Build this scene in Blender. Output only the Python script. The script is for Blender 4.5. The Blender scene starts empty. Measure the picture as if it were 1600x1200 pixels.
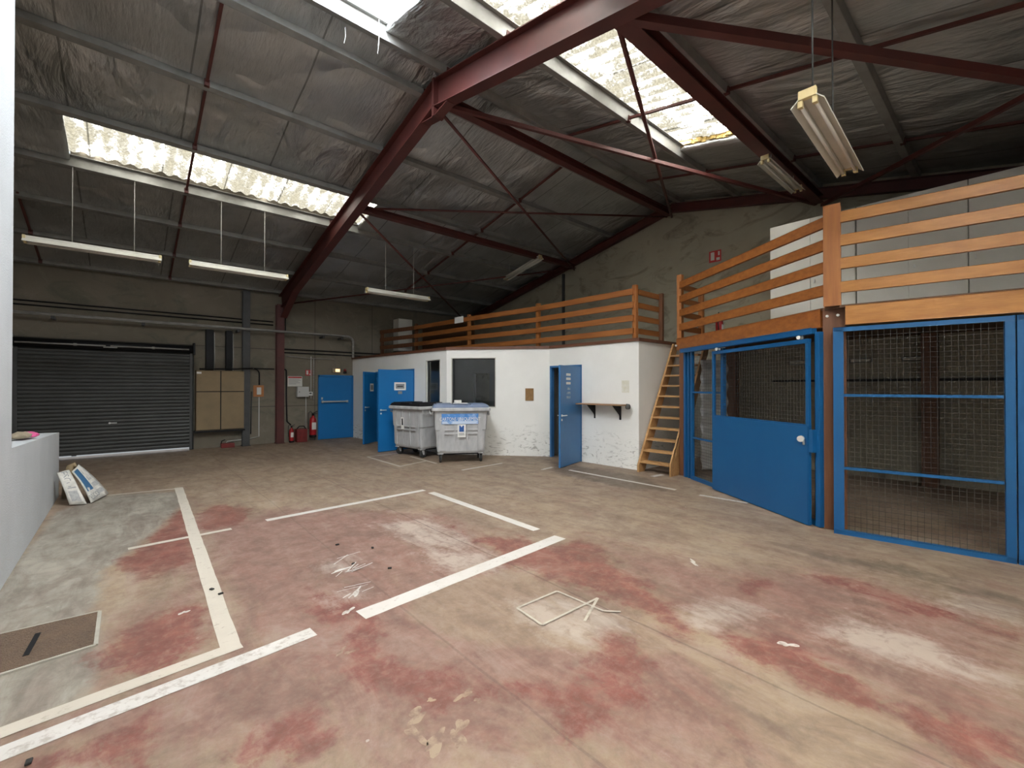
import bpy, bmesh, math, random
from mathutils import Vector, Matrix, noise as mnoise

random.seed(7)
sc = bpy.context.scene
COL = sc.collection

# ------------------------------------------------------------------ camera
FPX = 690.0
YAW = math.atan(790 / 690.0)          # heading away from the ridge direction (+X) towards +Y
PITCH = math.radians(0.4)
cam_data = bpy.data.cameras.new('camera')
cam_data.sensor_width = 36.0
cam_data.lens = FPX / 1600 * 36.0
cam_data.clip_start = 0.05
cam = bpy.data.objects.new('camera', cam_data)
COL.objects.link(cam)
cam.location = (0, 0, 1.6)
_f = Vector((math.cos(YAW), math.sin(YAW), 0))
_r = Vector((math.sin(YAW), -math.cos(YAW), 0))
_F = _f * math.cos(PITCH) + Vector((0, 0, 1)) * math.sin(PITCH)
_U = Vector((0, 0, 1)) * math.cos(PITCH) - _f * math.sin(PITCH)
cam.matrix_world = Matrix(((_r.x, _U.x, -_F.x, 0), (_r.y, _U.y, -_F.y, 0), (_r.z, _U.z, -_F.z, 1.6), (0, 0, 0, 1)))
sc.camera = cam

# ------------------------------------------------------------------ world, exposure
w = bpy.data.worlds.new('overcast_sky')
sc.world = w
w.use_nodes = True
bgn = w.node_tree.nodes['Background']
bgn.inputs['Color'].default_value = (0.86, 0.93, 1.0, 1)
bgn.inputs['Strength'].default_value = 0.6
sc.view_settings.view_transform = 'Standard'
sc.view_settings.look = 'None'
sc.view_settings.gamma = 1.0
sc.view_settings.use_curve_mapping = False
sc.view_settings.exposure = 1.2
SKYLIGHT = 26.0                       # radiance of the daylit roof sheets
# an unseen doorway added in the long wall behind the viewer lets in extra light; this portal only guides sampling to it
_pl = bpy.data.lights.new('added_doorway_portal', 'AREA'); _pl.shape = 'RECTANGLE'; _pl.size = 5.6; _pl.size_y = 3.6
_pl.cycles.is_portal = True
_po = bpy.data.objects.new('added_doorway_portal', _pl); COL.objects.link(_po)
_po.location = (0.2, -3.1, 1.82); _po.rotation_euler = (math.radians(90), 0, 0)

# ------------------------------------------------------------------ helpers
def V3(p):
    return Vector((p[0], p[1], p[2] if len(p) > 2 else 0.0))

def link(name, me, m=None, parent=None):
    o = bpy.data.objects.new(name, me)
    COL.objects.link(o)
    if m is not None and me is not None:
        me.materials.append(m)
    if parent is not None:
        o.parent = parent
    return o

def tag(o, label=None, cat=None, group=None, kind=None):
    if label: o['label'] = label
    if cat: o['category'] = cat
    if group: o['group'] = group
    if kind: o['kind'] = kind
    return o

def thing(name, label, cat, loc=(0, 0, 0), rz=0.0, group=None, kind=None):
    o = bpy.data.objects.new(name, None)
    o.empty_display_size = 0.1
    COL.objects.link(o)
    o.location = loc
    o.rotation_euler = (0, 0, rz)
    return tag(o, label, cat, group, kind)

def dup(root, loc=None, rz=None, label=None, group=None):
    r = root.copy(); COL.objects.link(r)
    if loc is not None: r.location = loc
    if rz is not None: r.rotation_euler = (0, 0, rz)
    if label: r['label'] = label
    if group: r['group'] = group
    for ch in list(root.children):
        c = ch.copy(); COL.objects.link(c); c.parent = r
        for g in list(ch.children):
            d = g.copy(); COL.objects.link(d); d.parent = c
    return r

class MB:
    """collects shapes and links them as ONE mesh object"""
    def __init__(s):
        s.bm = bmesh.new()
    def box(s, x0, x1, y0, y1, z0, z1, bev=0.0):
        r = bmesh.ops.create_cube(s.bm, size=1.0)
        vs = r['verts']
        for v in vs:
            v.co = Vector(((x0 + x1) / 2 + v.co.x * (x1 - x0), (y0 + y1) / 2 + v.co.y * (y1 - y0), (z0 + z1) / 2 + v.co.z * (z1 - z0)))
        if bev > 0:
            es = list({e for v in vs for e in v.link_edges})
            bmesh.ops.bevel(s.bm, geom=es, offset=bev, segments=2, affect='EDGES', profile=0.6)
        return s
    def bar(s, p, q, w, h, up=(0, 0, 1), bev=0.0):
        """box along p->q, w across, h along up"""
        p, q = V3(p), V3(q)
        d = (q - p); L = d.length; d.normalize()
        u = Vector(up)
        x = d.cross(u)
        if x.length < 1e-5:
            u = Vector((1, 0, 0)); x = d.cross(u)
        x.normalize(); u = x.cross(d).normalized()
        r = bmesh.ops.create_cube(s.bm, size=1.0)
        vs = r['verts']; c = (p + q) / 2
        for v in vs:
            v.co = c + d * (v.co.x * L) + x * (v.co.y * w) + u * (v.co.z * h)
        if bev > 0:
            es = list({e for v in vs for e in v.link_edges})
            bmesh.ops.bevel(s.bm, geom=es, offset=bev, segments=2, affect='EDGES', profile=0.6)
        return s
    def tube(s, pts, r, n=10, cap=True):
        pts = [V3(p) for p in pts]
        rings = []
        prev = None
        for i, p in enumerate(pts):
            a = pts[max(i - 1, 0)]; b = pts[min(i + 1, len(pts) - 1)]
            d = (b - a).normalized()
            if prev is None:
                ref = Vector((0, 0, 1)) if abs(d.z) < 0.9 else Vector((1, 0, 0))
                x = d.cross(ref).normalized()
            else:
                x = (prev - d * prev.dot(d)).normalized()
            prev = x
            y = d.cross(x)
            rr = r[i] if isinstance(r, (list, tuple)) else r
            rings.append([s.bm.verts.new(p + (x * math.cos(2 * math.pi * k / n) + y * math.sin(2 * math.pi * k / n)) * rr) for k in range(n)])
        for a, b in zip(rings, rings[1:]):
            for k in range(n):
                f = s.bm.faces.new((a[k], a[(k + 1) % n], b[(k + 1) % n], b[k])); f.smooth = True
        if cap:
            s.bm.faces.new(list(reversed(rings[0]))); s.bm.faces.new(rings[-1])
        return s
    def lathe(s, prof, c=(0, 0, 0), n=20, axis='Z'):
        c = V3(c)
        rings = []
        for (r, z) in prof:
            ring = []
            for k in range(n):
                a = 2 * math.pi * k / n
                if axis == 'Z': v = Vector((r * math.cos(a), r * math.sin(a), z))
                elif axis == 'Y': v = Vector((r * math.cos(a), z, r * math.sin(a)))
                else: v = Vector((z, r * math.cos(a), r * math.sin(a)))
                ring.append(s.bm.verts.new(c + v))
            rings.append(ring)
        for a, b in zip(rings, rings[1:]):
            for k in range(n):
                f = s.bm.faces.new((a[k], a[(k + 1) % n], b[(k + 1) % n], b[k])); f.smooth = True
        s.bm.faces.new(list(reversed(rings[0]))); s.bm.faces.new(rings[-1])
        return s
    def prism(s, pts, ext):
        """closed planar loop of 3-D points, extruded by vector ext"""
        e = V3(ext)
        a = [s.bm.verts.new(V3(p)) for p in pts]
        b = [s.bm.verts.new(V3(p) + e) for p in pts]
        n = len(pts)
        s.bm.faces.new(list(reversed(a))); s.bm.faces.new(b)
        for k in range(n):
            s.bm.faces.new((a[k], a[(k + 1) % n], b[(k + 1) % n], b[k]))
        return s
    def loft(s, rings, smooth=False):
        R = [[s.bm.verts.new(V3(p)) for p in r] for r in rings]
        n = len(R[0])
        for a, b in zip(R, R[1:]):
            for k in range(n):
                f = s.bm.faces.new((a[k], a[(k + 1) % n], b[(k + 1) % n], b[k])); f.smooth = smooth
        s.bm.faces.new(list(reversed(R[0]))); s.bm.faces.new(R[-1])
        return s
    def quad(s, a, b, c, d):
        s.bm.faces.new([s.bm.verts.new(V3(p)) for p in (a, b, c, d)])
        return s
    def build(s, name, m, parent=None):
        bmesh.ops.recalc_face_normals(s.bm, faces=s.bm.faces[:])
        me = bpy.data.meshes.new(name)
        s.bm.to_mesh(me); s.bm.free()
        return link(name, me, m, parent)

def text_mesh(name, body, size, m, parent, loc, rot, depth=0.001, align='CENTER', xs=1.0):
    cu = bpy.data.curves.new('lettering_curve', 'FONT')
    cu.body = body; cu.size = size; cu.extrude = depth; cu.align_x = align; cu.align_y = 'CENTER'
    cu.resolution_u = 2
    tmp = bpy.data.objects.new('lettering_tmp', cu)
    COL.objects.link(tmp)
    dg = bpy.context.evaluated_depsgraph_get()
    me = bpy.data.meshes.new_from_object(tmp.evaluated_get(dg))
    bpy.data.objects.remove(tmp); bpy.data.curves.remove(cu)
    me.materials.clear()
    o = link(name, me, m, parent)
    o.location = loc; o.rotation_euler = rot; o.scale = (xs, 1, 1)
    return o

# ------------------------------------------------------------------ materials
def nt_new(name):
    m = bpy.data.materials.new(name); m.use_nodes = True
    nt = m.node_tree
    b = nt.nodes['Principled BSDF']
    return m, nt, b

def mat(name, c1, c2=None, rough=0.5, metal=0.0, scale=6.0, stretch=(1, 1, 1), bump=0.0, bscale=None, detail=5.0, spec=0.5, lo=0.35, hi=0.65, rrough=0.0):
    m, nt, b = nt_new(name)
    N, Lk = nt.nodes, nt.links
    b.inputs['Roughness'].default_value = rough
    b.inputs['Metallic'].default_value = metal
    b.inputs['Specular IOR Level'].default_value = spec
    b.inputs['Base Color'].default_value = (*c1, 1)
    if c2 is None and bump == 0: return m
    tc = N.new('ShaderNodeTexCoord'); mp = N.new('ShaderNodeMapping')
    mp.inputs['Scale'].default_value = stretch
    Lk.new(tc.outputs['Object'], mp.inputs['Vector'])
    if c2 is not None:
        nz = N.new('ShaderNodeTexNoise'); nz.inputs['Scale'].default_value = scale; nz.inputs['Detail'].default_value = detail
        nz.inputs['Roughness'].default_value = 0.6
        Lk.new(mp.outputs['Vector'], nz.inputs['Vector'])
        mr = N.new('ShaderNodeMapRange'); mr.inputs['From Min'].default_value = lo; mr.inputs['From Max'].default_value = hi
        Lk.new(nz.outputs['Fac'], mr.inputs['Value'])
        mx = N.new('ShaderNodeMix'); mx.data_type = 'RGBA'
        mx.inputs['A'].default_value = (*c1, 1); mx.inputs['B'].default_value = (*c2, 1)
        Lk.new(mr.outputs['Result'], mx.inputs['Factor'])
        Lk.new(mx.outputs['Result'], b.inputs['Base Color'])
        if rrough:
            m2 = N.new('ShaderNodeMapRange'); m2.inputs['To Min'].default_value = rough; m2.inputs['To Max'].default_value = rough + rrough
            Lk.new(mr.outputs['Result'], m2.inputs['Value']); Lk.new(m2.outputs['Result'], b.inputs['Roughness'])
    if bump:
        nb = N.new('ShaderNodeTexNoise'); nb.inputs['Scale'].default_value = bscale or scale * 4; nb.inputs['Detail'].default_value = 4
        Lk.new(mp.outputs['Vector'], nb.inputs['Vector'])
        bp = N.new('ShaderNodeBump'); bp.inputs['Strength'].default_value = bump; bp.inputs['Distance'].default_value = 0.02
        Lk.new(nb.outputs['Fac'], bp.inputs['Height']); Lk.new(bp.outputs['Normal'], b.inputs['Normal'])
    return m

def wood_mat(name, c1, c2, axis, rough=0.5):
    """grain running along the given world axis"""
    st = {'X': (0.6, 9, 9), 'Y': (9, 0.6, 9), 'Z': (9, 9, 0.6)}[axis]
    return mat(name, c1, c2, rough=rough, scale=2.2, stretch=st, bump=0.08, bscale=6, detail=6, lo=0.3, hi=0.7)

M = {}
M['red_steel'] = mat('red_oxide_paint', (0.098, 0.021, 0.017), (0.066, 0.016, 0.013), rough=0.55, scale=2.5)
M['galv'] = mat('dull_galvanised_steel', (0.30, 0.30, 0.285), (0.21, 0.21, 0.198), rough=0.5, metal=0.3, scale=3)
M['dark_steel'] = mat('dark_grey_steel', (0.06, 0.062, 0.062), (0.04, 0.042, 0.043), rough=0.55, scale=4)
M['black'] = mat('black_plastic', (0.008, 0.008, 0.009), rough=0.55, spec=0.25)
M['rubber'] = mat('black_rubber', (0.02, 0.02, 0.021), (0.035, 0.034, 0.033), rough=0.75, scale=14)
M['blue'] = mat('blue_enamel', (0.005, 0.085, 0.240), (0.007, 0.100, 0.265), rough=0.38, scale=1.2, bump=0.03, bscale=60)
M['blue_door'] = mat('blue_door_paint', (0.012, 0.165, 0.44), (0.010, 0.150, 0.40), rough=0.35, scale=1.3)
M['blue_pale'] = mat('weathered_blue_door_paint', (0.045, 0.165, 0.36), (0.030, 0.130, 0.31), rough=0.4, scale=1.4)
M['chrome'] = mat('brushed_metal', (0.72, 0.72, 0.70), rough=0.35, metal=0.35)
M['white_metal'] = mat('white_enamel', (0.66, 0.65, 0.58), (0.56, 0.55, 0.48), rough=0.4, scale=3)
M['cream'] = mat('yellowed_plastic', (0.62, 0.52, 0.28), rough=0.5)
M['tube'] = mat('fluorescent_glass', (0.72, 0.70, 0.64), rough=0.25)
M['red_gloss'] = mat('red_gloss_paint', (0.34, 0.012, 0.016), rough=0.3)
M['red_dull'] = mat('dull_red_paint', (0.20, 0.016, 0.014), (0.14, 0.014, 0.012), rough=0.5, scale=8)
M['white'] = mat('white_card', (0.78, 0.78, 0.75), rough=0.6)
M['sign_white'] = mat('white_sign_plate', (0.62, 0.61, 0.57), rough=0.5)
M['sign_red'] = mat('red_sign_ink', (0.50, 0.03, 0.03), rough=0.5)
M['print_grey'] = mat('grey_print', (0.25, 0.26, 0.27), rough=0.6)
M['print_black'] = mat('black_print', (0.02, 0.02, 0.025), rough=0.6)
M['print_blue'] = mat('blue_print', (0.02, 0.09, 0.30), rough=0.5)
M['kraft'] = mat('tan_board', (0.26, 0.19, 0.105), (0.22, 0.16, 0.09), rough=0.7, scale=3)
M['orange'] = mat('orange_board', (0.40, 0.16, 0.05), rough=0.6)
M['box_grey'] = mat('pale_grey_enamel', (0.50, 0.50, 0.48), rough=0.45)
M['pipe'] = mat('dirty_grey_pipe', (0.36, 0.355, 0.33), (0.20, 0.195, 0.18), rough=0.45, scale=5, stretch=(1, 6, 6))
M['rail_y'] = wood_mat('orange_pine_grain', (0.36, 0.130, 0.030), (0.22, 0.073, 0.017), 'Y', 0.42)
M['rail_x'] = wood_mat('orange_pine_crosswise', (0.31, 0.115, 0.028), (0.20, 0.068, 0.017), 'X', 0.42)
M['rail_z'] = wood_mat('orange_pine_upright', (0.38, 0.145, 0.036), (0.24, 0.083, 0.020), 'Z', 0.42)
M['beam_y'] = wood_mat('honey_pine_beam', (0.46, 0.215, 0.052), (0.32, 0.125, 0.028), 'Y', 0.4)
M['beam_red'] = wood_mat('reddish_pine_beam', (0.36, 0.125, 0.028), (0.22, 0.070, 0.017), 'Y', 0.4)
M['post_brown'] = wood_mat('brown_stained_timber', (0.17, 0.066, 0.026), (0.10, 0.040, 0.017), 'Z', 0.5)
M['edge_brown'] = wood_mat('red_brown_edge_board', (0.16, 0.060, 0.030), (0.10, 0.040, 0.022), 'Y', 0.5)
M['ply_dark'] = wood_mat('dark_plywood', (0.115, 0.055, 0.022), (0.075, 0.036, 0.016), 'Z', 0.6)
M['tread'] = wood_mat('pale_pine_tread', (0.50, 0.29, 0.125), (0.38, 0.20, 0.08), 'Y', 0.5)
M['shelf'] = wood_mat('laminated_shelf_board', (0.34, 0.19, 0.10), (0.27, 0.15, 0.08), 'Y', 0.5)
M['plaque'] = mat('brown_hardboard', (0.27, 0.145, 0.045), (0.20, 0.10, 0.03), rough=0.6, scale=20)
M['cup_white'] = mat('off_white_cupboard', (0.74, 0.73, 0.67), (0.69, 0.68, 0.62), rough=0.5, scale=1)
M['bin_grey'] = mat('scuffed_grey_plastic', (0.50, 0.505, 0.51), (0.33, 0.335, 0.34), rough=0.5, scale=7, stretch=(1, 1, 0.35), bump=0.03, lo=0.3, hi=0.75)
M['bin_blue'] = mat('faded_blue_plastic', (0.12, 0.17, 0.28), (0.17, 0.21, 0.30), rough=0.5, scale=6)
M['banner'] = mat('blue_banner_vinyl', (0.06, 0.22, 0.56), (0.30, 0.46, 0.72), rough=0.45, scale=5, lo=0.5, hi=0.62)
M['banner_pale'] = mat('faded_banner_vinyl', (0.52, 0.63, 0.78), (0.16, 0.34, 0.66), rough=0.45, scale=6, lo=0.55, hi=0.62)
M['wire'] = mat('welded_grey_wire', (0.055, 0.057, 0.056), rough=0.5, metal=0.3)
M['paper'] = mat('newsprint', (0.60, 0.58, 0.53), (0.46, 0.45, 0.41), rough=0.8, scale=14)
M['paper_blue'] = mat('blue_newsprint', (0.03, 0.11, 0.22), (0.04, 0.13, 0.26), rough=0.7, scale=9)
M['print_soft'] = mat('soft_grey_print', (.42, .42, .40), (.30, .30, .30), rough=.8, scale=40)
M['pink'] = mat('pink_cloth', (0.62, 0.10, 0.26), rough=0.8)
M['beige'] = mat('beige_cloth', (0.34, 0.28, 0.20), (0.24, 0.20, 0.14), rough=0.9, scale=20)
M['wool'] = mat('yellow_glass_wool', (0.55, 0.40, 0.14), (0.36, 0.25, 0.09), rough=0.95, scale=18, bump=0.6, bscale=40)
M['outside'] = mat('pale_concrete_yard', (0.55, 0.54, 0.52), (0.48, 0.47, 0.45), rough=0.9, scale=2)
M['strip_white'] = mat('pale_plastic_strip', (0.45, 0.44, 0.41), rough=0.5)
M['wrap'] = mat('pale_plastic_sheeting', (0.74, 0.75, 0.75), (0.66, 0.67, 0.67), rough=0.3, scale=3)
M['cobble'] = mat('black_grit', (0.015, 0.014, 0.013), rough=0.8)
M['web'] = mat('dusty_cobweb', (0.28, 0.28, 0.27), rough=0.9)

# --- special surface materials
def ramp_fac(nt, src, lo, hi):
    mr = nt.nodes.new('ShaderNodeMapRange'); mr.inputs['From Min'].default_value = lo; mr.inputs['From Max'].default_value = hi
    nt.links.new(src, mr.inputs['Value']); return mr.outputs['Result']

def mixc(nt, fac, a, b, blend='MIX'):
    mx = nt.nodes.new('ShaderNodeMix'); mx.data_type = 'RGBA'; mx.blend_type = blend
    for sock, v in (('A', a), ('B', b)):
        if isinstance(v, tuple): mx.inputs[sock].default_value = (*v, 1)
        else: nt.links.new(v, mx.inputs[sock])
    if isinstance(fac, (int, float)): mx.inputs['Factor'].default_value = fac
    else: nt.links.new(fac, mx.inputs['Factor'])
    return mx.outputs['Result']

def mathn(nt, op, a, b=None):
    m = nt.nodes.new('ShaderNodeMath'); m.operation = op
    for i, v in enumerate((a, b)):
        if v is None: continue
        if isinstance(v, (int, float)): m.inputs[i].default_value = v
        else: nt.links.new(v, m.inputs[i])
    return m.outputs[0]

def noise_n(nt, vec, scale, detail=5, rough=0.6, stretch=None, distort=0.0):
    if stretch:
        mp = nt.nodes.new('ShaderNodeMapping'); mp.inputs['Scale'].default_value = stretch
        nt.links.new(vec, mp.inputs['Vector']); vec = mp.outputs['Vector']
    n = nt.nodes.new('ShaderNodeTexNoise'); n.inputs['Scale'].default_value = scale
    n.inputs['Detail'].default_value = detail; n.inputs['Roughness'].default_value = rough; n.inputs['Distortion'].default_value = distort
    nt.links.new(vec, n.inputs['Vector']); return n.outputs['Fac']

def bump_n(nt, b, h, strength, dist):
    bp = nt.nodes.new('ShaderNodeBump'); bp.inputs['Strength'].default_value = strength; bp.inputs['Distance'].default_value = dist
    nt.links.new(h, bp.inputs['Height']); nt.links.new(bp.outputs['Normal'], b.inputs['Normal'])

def sepxyz(nt, vec):
    s = nt.nodes.new('ShaderNodeSeparateXYZ'); nt.links.new(vec, s.inputs[0]); return s.outputs

def floor_mat():
    m, nt, b = nt_new('worn_painted_concrete')
    tc = nt.nodes.new('ShaderNodeTexCoord'); ob = tc.outputs['Object']
    A = nt.nodes.new('ShaderNodeAttribute'); A.attribute_name = 'wear'
    B = nt.nodes.new('ShaderNodeAttribute'); B.attribute_name = 'wear2'
    sa = nt.nodes.new('ShaderNodeSeparateColor'); nt.links.new(A.outputs['Color'], sa.inputs[0])
    sb = nt.nodes.new('ShaderNodeSeparateColor'); nt.links.new(B.outputs['Color'], sb.inputs[0])
    red, rose, pale = sa.outputs
    pad, dark, khaki = sb.outputs
    n1 = noise_n(nt, ob, 1.1, 6, 0.62, distort=0.6)
    n2 = noise_n(nt, ob, 4.5, 8, 0.68)
    n3 = noise_n(nt, ob, 22, 6, 0.7)
    ny = noise_n(nt, ob, 3.0, 7, 0.65, stretch=(2.4, 0.55, 1), distort=0.8)   # wear drawn out along the hall
    nm = noise_n(nt, ob, 10, 7, 0.7, distort=0.5)
    nr = noise_n(nt, ob, 2.2, 8, 0.72, stretch=(1.7, 0.8, 1), distort=1.0)
    def jit(src, *terms):
        f = src
        for (n_, k_) in terms: f = mathn(nt, 'ADD', f, mathn(nt, 'MULTIPLY', mathn(nt, 'SUBTRACT', n_, 0.5), k_))
        return f
    # bare concrete: tan with khaki and grey drifts
    base = mixc(nt, ramp_fac(nt, n1, 0.35, 0.65), (0.345, 0.262, 0.172), (0.262, 0.200, 0.140))
    base = mixc(nt, mathn(nt, 'MULTIPLY', ramp_fac(nt, ny, 0.47, 0.64), 0.6), base, (0.40, 0.325, 0.235))
    base = mixc(nt, mathn(nt, 'MULTIPLY', ramp_fac(nt, n2, 0.50, 0.66), 0.55), base, (0.205, 0.140, 0.100))
    base = mixc(nt, mathn(nt, 'MULTIPLY', ramp_fac(nt, nr, 0.52, 0.66), 0.5), base, (0.26, 0.145, 0.110))
    # pad: greenish pale cement
    padc = mixc(nt, ramp_fac(nt, ny, 0.38, 0.62), (0.37, 0.35, 0.29), (0.235, 0.222, 0.18))
    padc = mixc(nt, mathn(nt, 'MULTIPLY', ramp_fac(nt, n2, 0.52, 0.68), 0.5), padc, (0.19, 0.17, 0.135))
    padf = ramp_fac(nt, jit(pad, (n2, 0.9), (nr, 0.9)), 0.30, 0.66)
    # faded rose
    rosec = mixc(nt, ramp_fac(nt, n2, 0.36, 0.64), (0.290, 0.172, 0.138), (0.205, 0.112, 0.088))
    rosec = mixc(nt, mathn(nt, 'MULTIPLY', ramp_fac(nt, nr, 0.50, 0.64), 0.6), rosec, (0.255, 0.120, 0.092))
    rf = jit(rose, (ny, 1.7), (n2, 1.1), (nm, 0.6))
    c = mixc(nt, mathn(nt, 'MULTIPLY', ramp_fac(nt, rf, 0.30, 0.85), 0.88), base, rosec)
    c = mixc(nt, padf, c, padc)
    kf = ramp_fac(nt, jit(khaki, (n2, 0.9), (nr, 0.8)), 0.30, 0.74)
    c = mixc(nt, mathn(nt, 'MULTIPLY', kf, 0.75), c, mixc(nt, ramp_fac(nt, ny, 0.38, 0.62), (0.350, 0.270, 0.182), (0.262, 0.198, 0.136)))
    # surviving red paint
    redc = mixc(nt, ramp_fac(nt, n2, 0.38, 0.64), (0.250, 0.080, 0.060), (0.175, 0.056, 0.043))
    qf = jit(red, (n2, 1.5), (nr, 1.3), (nm, 0.9), (n3, 0.5))
    c = mixc(nt, mathn(nt, 'MULTIPLY', ramp_fac(nt, qf, 0.38, 0.68), 0.85), c, redc)
    # pale scuffs
    pf = jit(pale, (ny, 1.7), (nm, 0.9), (n3, 0.6))
    c = mixc(nt, mathn(nt, 'MULTIPLY', ramp_fac(nt, pf, 0.36, 1.0), 0.72), c, (0.50, 0.44, 0.37))
    # mottling
    c = mixc(nt, mathn(nt, 'MULTIPLY', ramp_fac(nt, nm, 0.50, 0.68), 0.30), c, (0.40, 0.33, 0.265))
    c = mixc(nt, mathn(nt, 'MULTIPLY', ramp_fac(nt, nm, 0.48, 0.34), 0.30), c, (0.155, 0.105, 0.080))
    # oil-dark streaks
    df = mathn(nt, 'ADD', dark, mathn(nt, 'MULTIPLY', mathn(nt, 'SUBTRACT', n2, 0.5), 1.4))
    c = mixc(nt, mathn(nt, 'MULTIPLY', ramp_fac(nt, df, 0.4, 0.9), 0.6), c, (0.085, 0.070, 0.052))
    # white flecks and paint drips
    vo = nt.nodes.new('ShaderNodeTexVoronoi'); vo.inputs['Scale'].default_value = 3.2; nt.links.new(ob, vo.inputs['Vector'])
    fl = mathn(nt, 'LESS_THAN', mathn(nt, 'ADD', vo.outputs['Distance'], mathn(nt, 'MULTIPLY', n3, 0.06)), 0.062)
    c = mixc(nt, mathn(nt, 'MULTIPLY', fl, mathn(nt, 'MULTIPLY', ramp_fac(nt, n1, 0.45, 0.55), 0.7)), c, (0.55, 0.52, 0.45))
    # saw-cut joints at X = 2.6 and X = 1.5, and across
    s = sepxyz(nt, ob)
    wob = mathn(nt, 'MULTIPLY', mathn(nt, 'SUBTRACT', n1, 0.5), 0.06)
    for (k, pos, wd, st) in ((0, 2.62, 0.008, 0.45), (0, 1.52, 0.008, 0.30)):
        d = mathn(nt, 'ABSOLUTE', mathn(nt, 'ADD', mathn(nt, 'SUBTRACT', s[k], pos), wob))
        j = mathn(nt, 'MULTIPLY', mathn(nt, 'LESS_THAN', d, wd), st)
        c = mixc(nt, j, c, (0.085, 0.055, 0.042))
    # ground-in grime
    ng = noise_n(nt, ob, 1.7, 9, 0.72, stretch=(1.5, 0.7, 1), distort=0.9)
    c = mixc(nt, mathn(nt, 'MULTIPLY', ramp_fac(nt, ng, 0.46, 0.66), 0.52), c, (0.135, 0.088, 0.067))
    c = mixc(nt, mathn(nt, 'MULTIPLY', ramp_fac(nt, ng, 0.46, 0.32), 0.30), c, (0.42, 0.36, 0.29))
    # fine grain
    c = mixc(nt, mathn(nt, 'MULTIPLY', ramp_fac(nt, n3, 0.50, 0.75), 0.22), c, (0.40, 0.35, 0.30))
    c = mixc(nt, 1.0, c, (0.85, 0.825, 0.84), 'MULTIPLY')
    nt.links.new(c, b.inputs['Base Color'])
    rg = nt.nodes.new('ShaderNodeMapRange'); rg.inputs['To Min'].default_value = 0.42; rg.inputs['To Max'].default_value = 0.75
    nt.links.new(n2, rg.inputs['Value']); nt.links.new(rg.outputs['Result'], b.inputs['Roughness'])
    b.inputs['Specular IOR Level'].default_value = 0.35
    bump_n(nt, b, n3, 0.12, 0.01)
    return m
M['floor'] = floor_mat()

def line_mat(name, c, wear):
    m, nt, b = nt_new(name)
    tc = nt.nodes.new('ShaderNodeTexCoord'); ob = tc.outputs['Object']
    n = noise_n(nt, ob, 16, 7, 0.7); n2 = noise_n(nt, ob, 3, 4)
    col = mixc(nt, mathn(nt, 'MULTIPLY', ramp_fac(nt, n, 0.60 - wear, 0.72 - wear), 0.55), c, (0.24, 0.19, 0.155))
    col = mixc(nt, mathn(nt, 'MULTIPLY', ramp_fac(nt, n2, 0.45, 0.7), 0.3), col, (0.36, 0.33, 0.27))
    nt.links.new(col, b.inputs['Base Color']); b.inputs['Roughness'].default_value = 0.6
    return m
M['line'] = line_mat('white_road_paint', (0.55, 0.525, 0.49), 0.02)
M['line_cream'] = line_mat('cream_road_paint', (0.50, 0.455, 0.385), 0.03)
M['line_worn'] = line_mat('worn_white_road_paint', (0.54, 0.52, 0.49), 0.10)
M['line_faint'] = line_mat('faint_cream_line', (0.44, 0.40, 0.33), 0.10)
M['splash'] = mat('dried_paint_splash', (0.30, 0.225, 0.155), (0.185, 0.115, 0.088), rough=0.6, scale=14, lo=.42, hi=.58)

def plaster_mat(name, c1, c2, dirt, scuff, z_dirt, bump=0.15, grime_y=None):
    m, nt, b = nt_new(name)
    tc = nt.nodes.new('ShaderNodeTexCoord'); ob = tc.outputs['Object']
    n1 = noise_n(nt, ob, 1.3, 5, 0.6); n2 = noise_n(nt, ob, 5.5, 7, 0.68, distort=1.2); n3 = noise_n(nt, ob, 70, 3, 0.6)
    ns = noise_n(nt, ob, 2.6, 6, 0.7, stretch=(1.2, 1.2, 3.4), distort=2.6)
    c = mixc(nt, ramp_fac(nt, n1, 0.35, 0.65), c1, c2)
    s = sepxyz(nt, ob)
    if scuff > 0:   # boot and tyre scuffs, only reach knee height
        low = ramp_fac(nt, mathn(nt, 'ADD', s[2], mathn(nt, 'MULTIPLY', mathn(nt, 'SUBTRACT', n1, 0.5), 0.7)), z_dirt, 0.25)
        mk = mathn(nt, 'MULTIPLY', ramp_fac(nt, ns, 0.545, 0.66), low)
        c = mixc(nt, mathn(nt, 'MULTIPLY', mk, scuff), c, dirt)
        sp = mathn(nt, 'MULTIPLY', ramp_fac(nt, n2, 0.70, 0.78), scuff * 0.4)
        c = mixc(nt, sp, c, dirt)
    nt.links.new(c, b.inputs['Base Color']); b.inputs['Roughness'].default_value = 0.85
    b.inputs['Specular IOR Level'].default_value = 0.25
    bump_n(nt, b, mathn(nt, 'ADD', n3, mathn(nt, 'MULTIPLY', n2, 0.6)), bump, 0.012)
    return m
M['office'] = plaster_mat('white_office_render', (0.82, 0.815, 0.78), (0.77, 0.765, 0.73), (0.20, 0.185, 0.16), 0.8, 0.80)
M['near_wall'] = plaster_mat('rough_white_render', (0.52, 0.54, 0.555), (0.47, 0.49, 0.505), (0.45, 0.43, 0.40), 0.35, 0.5, bump=0.35)
M['inner'] = plaster_mat('grey_inner_plaster', (0.32, 0.32, 0.30), (0.28, 0.28, 0.26), (0.2, 0.2, 0.19), 0.0, 0.5)

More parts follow.
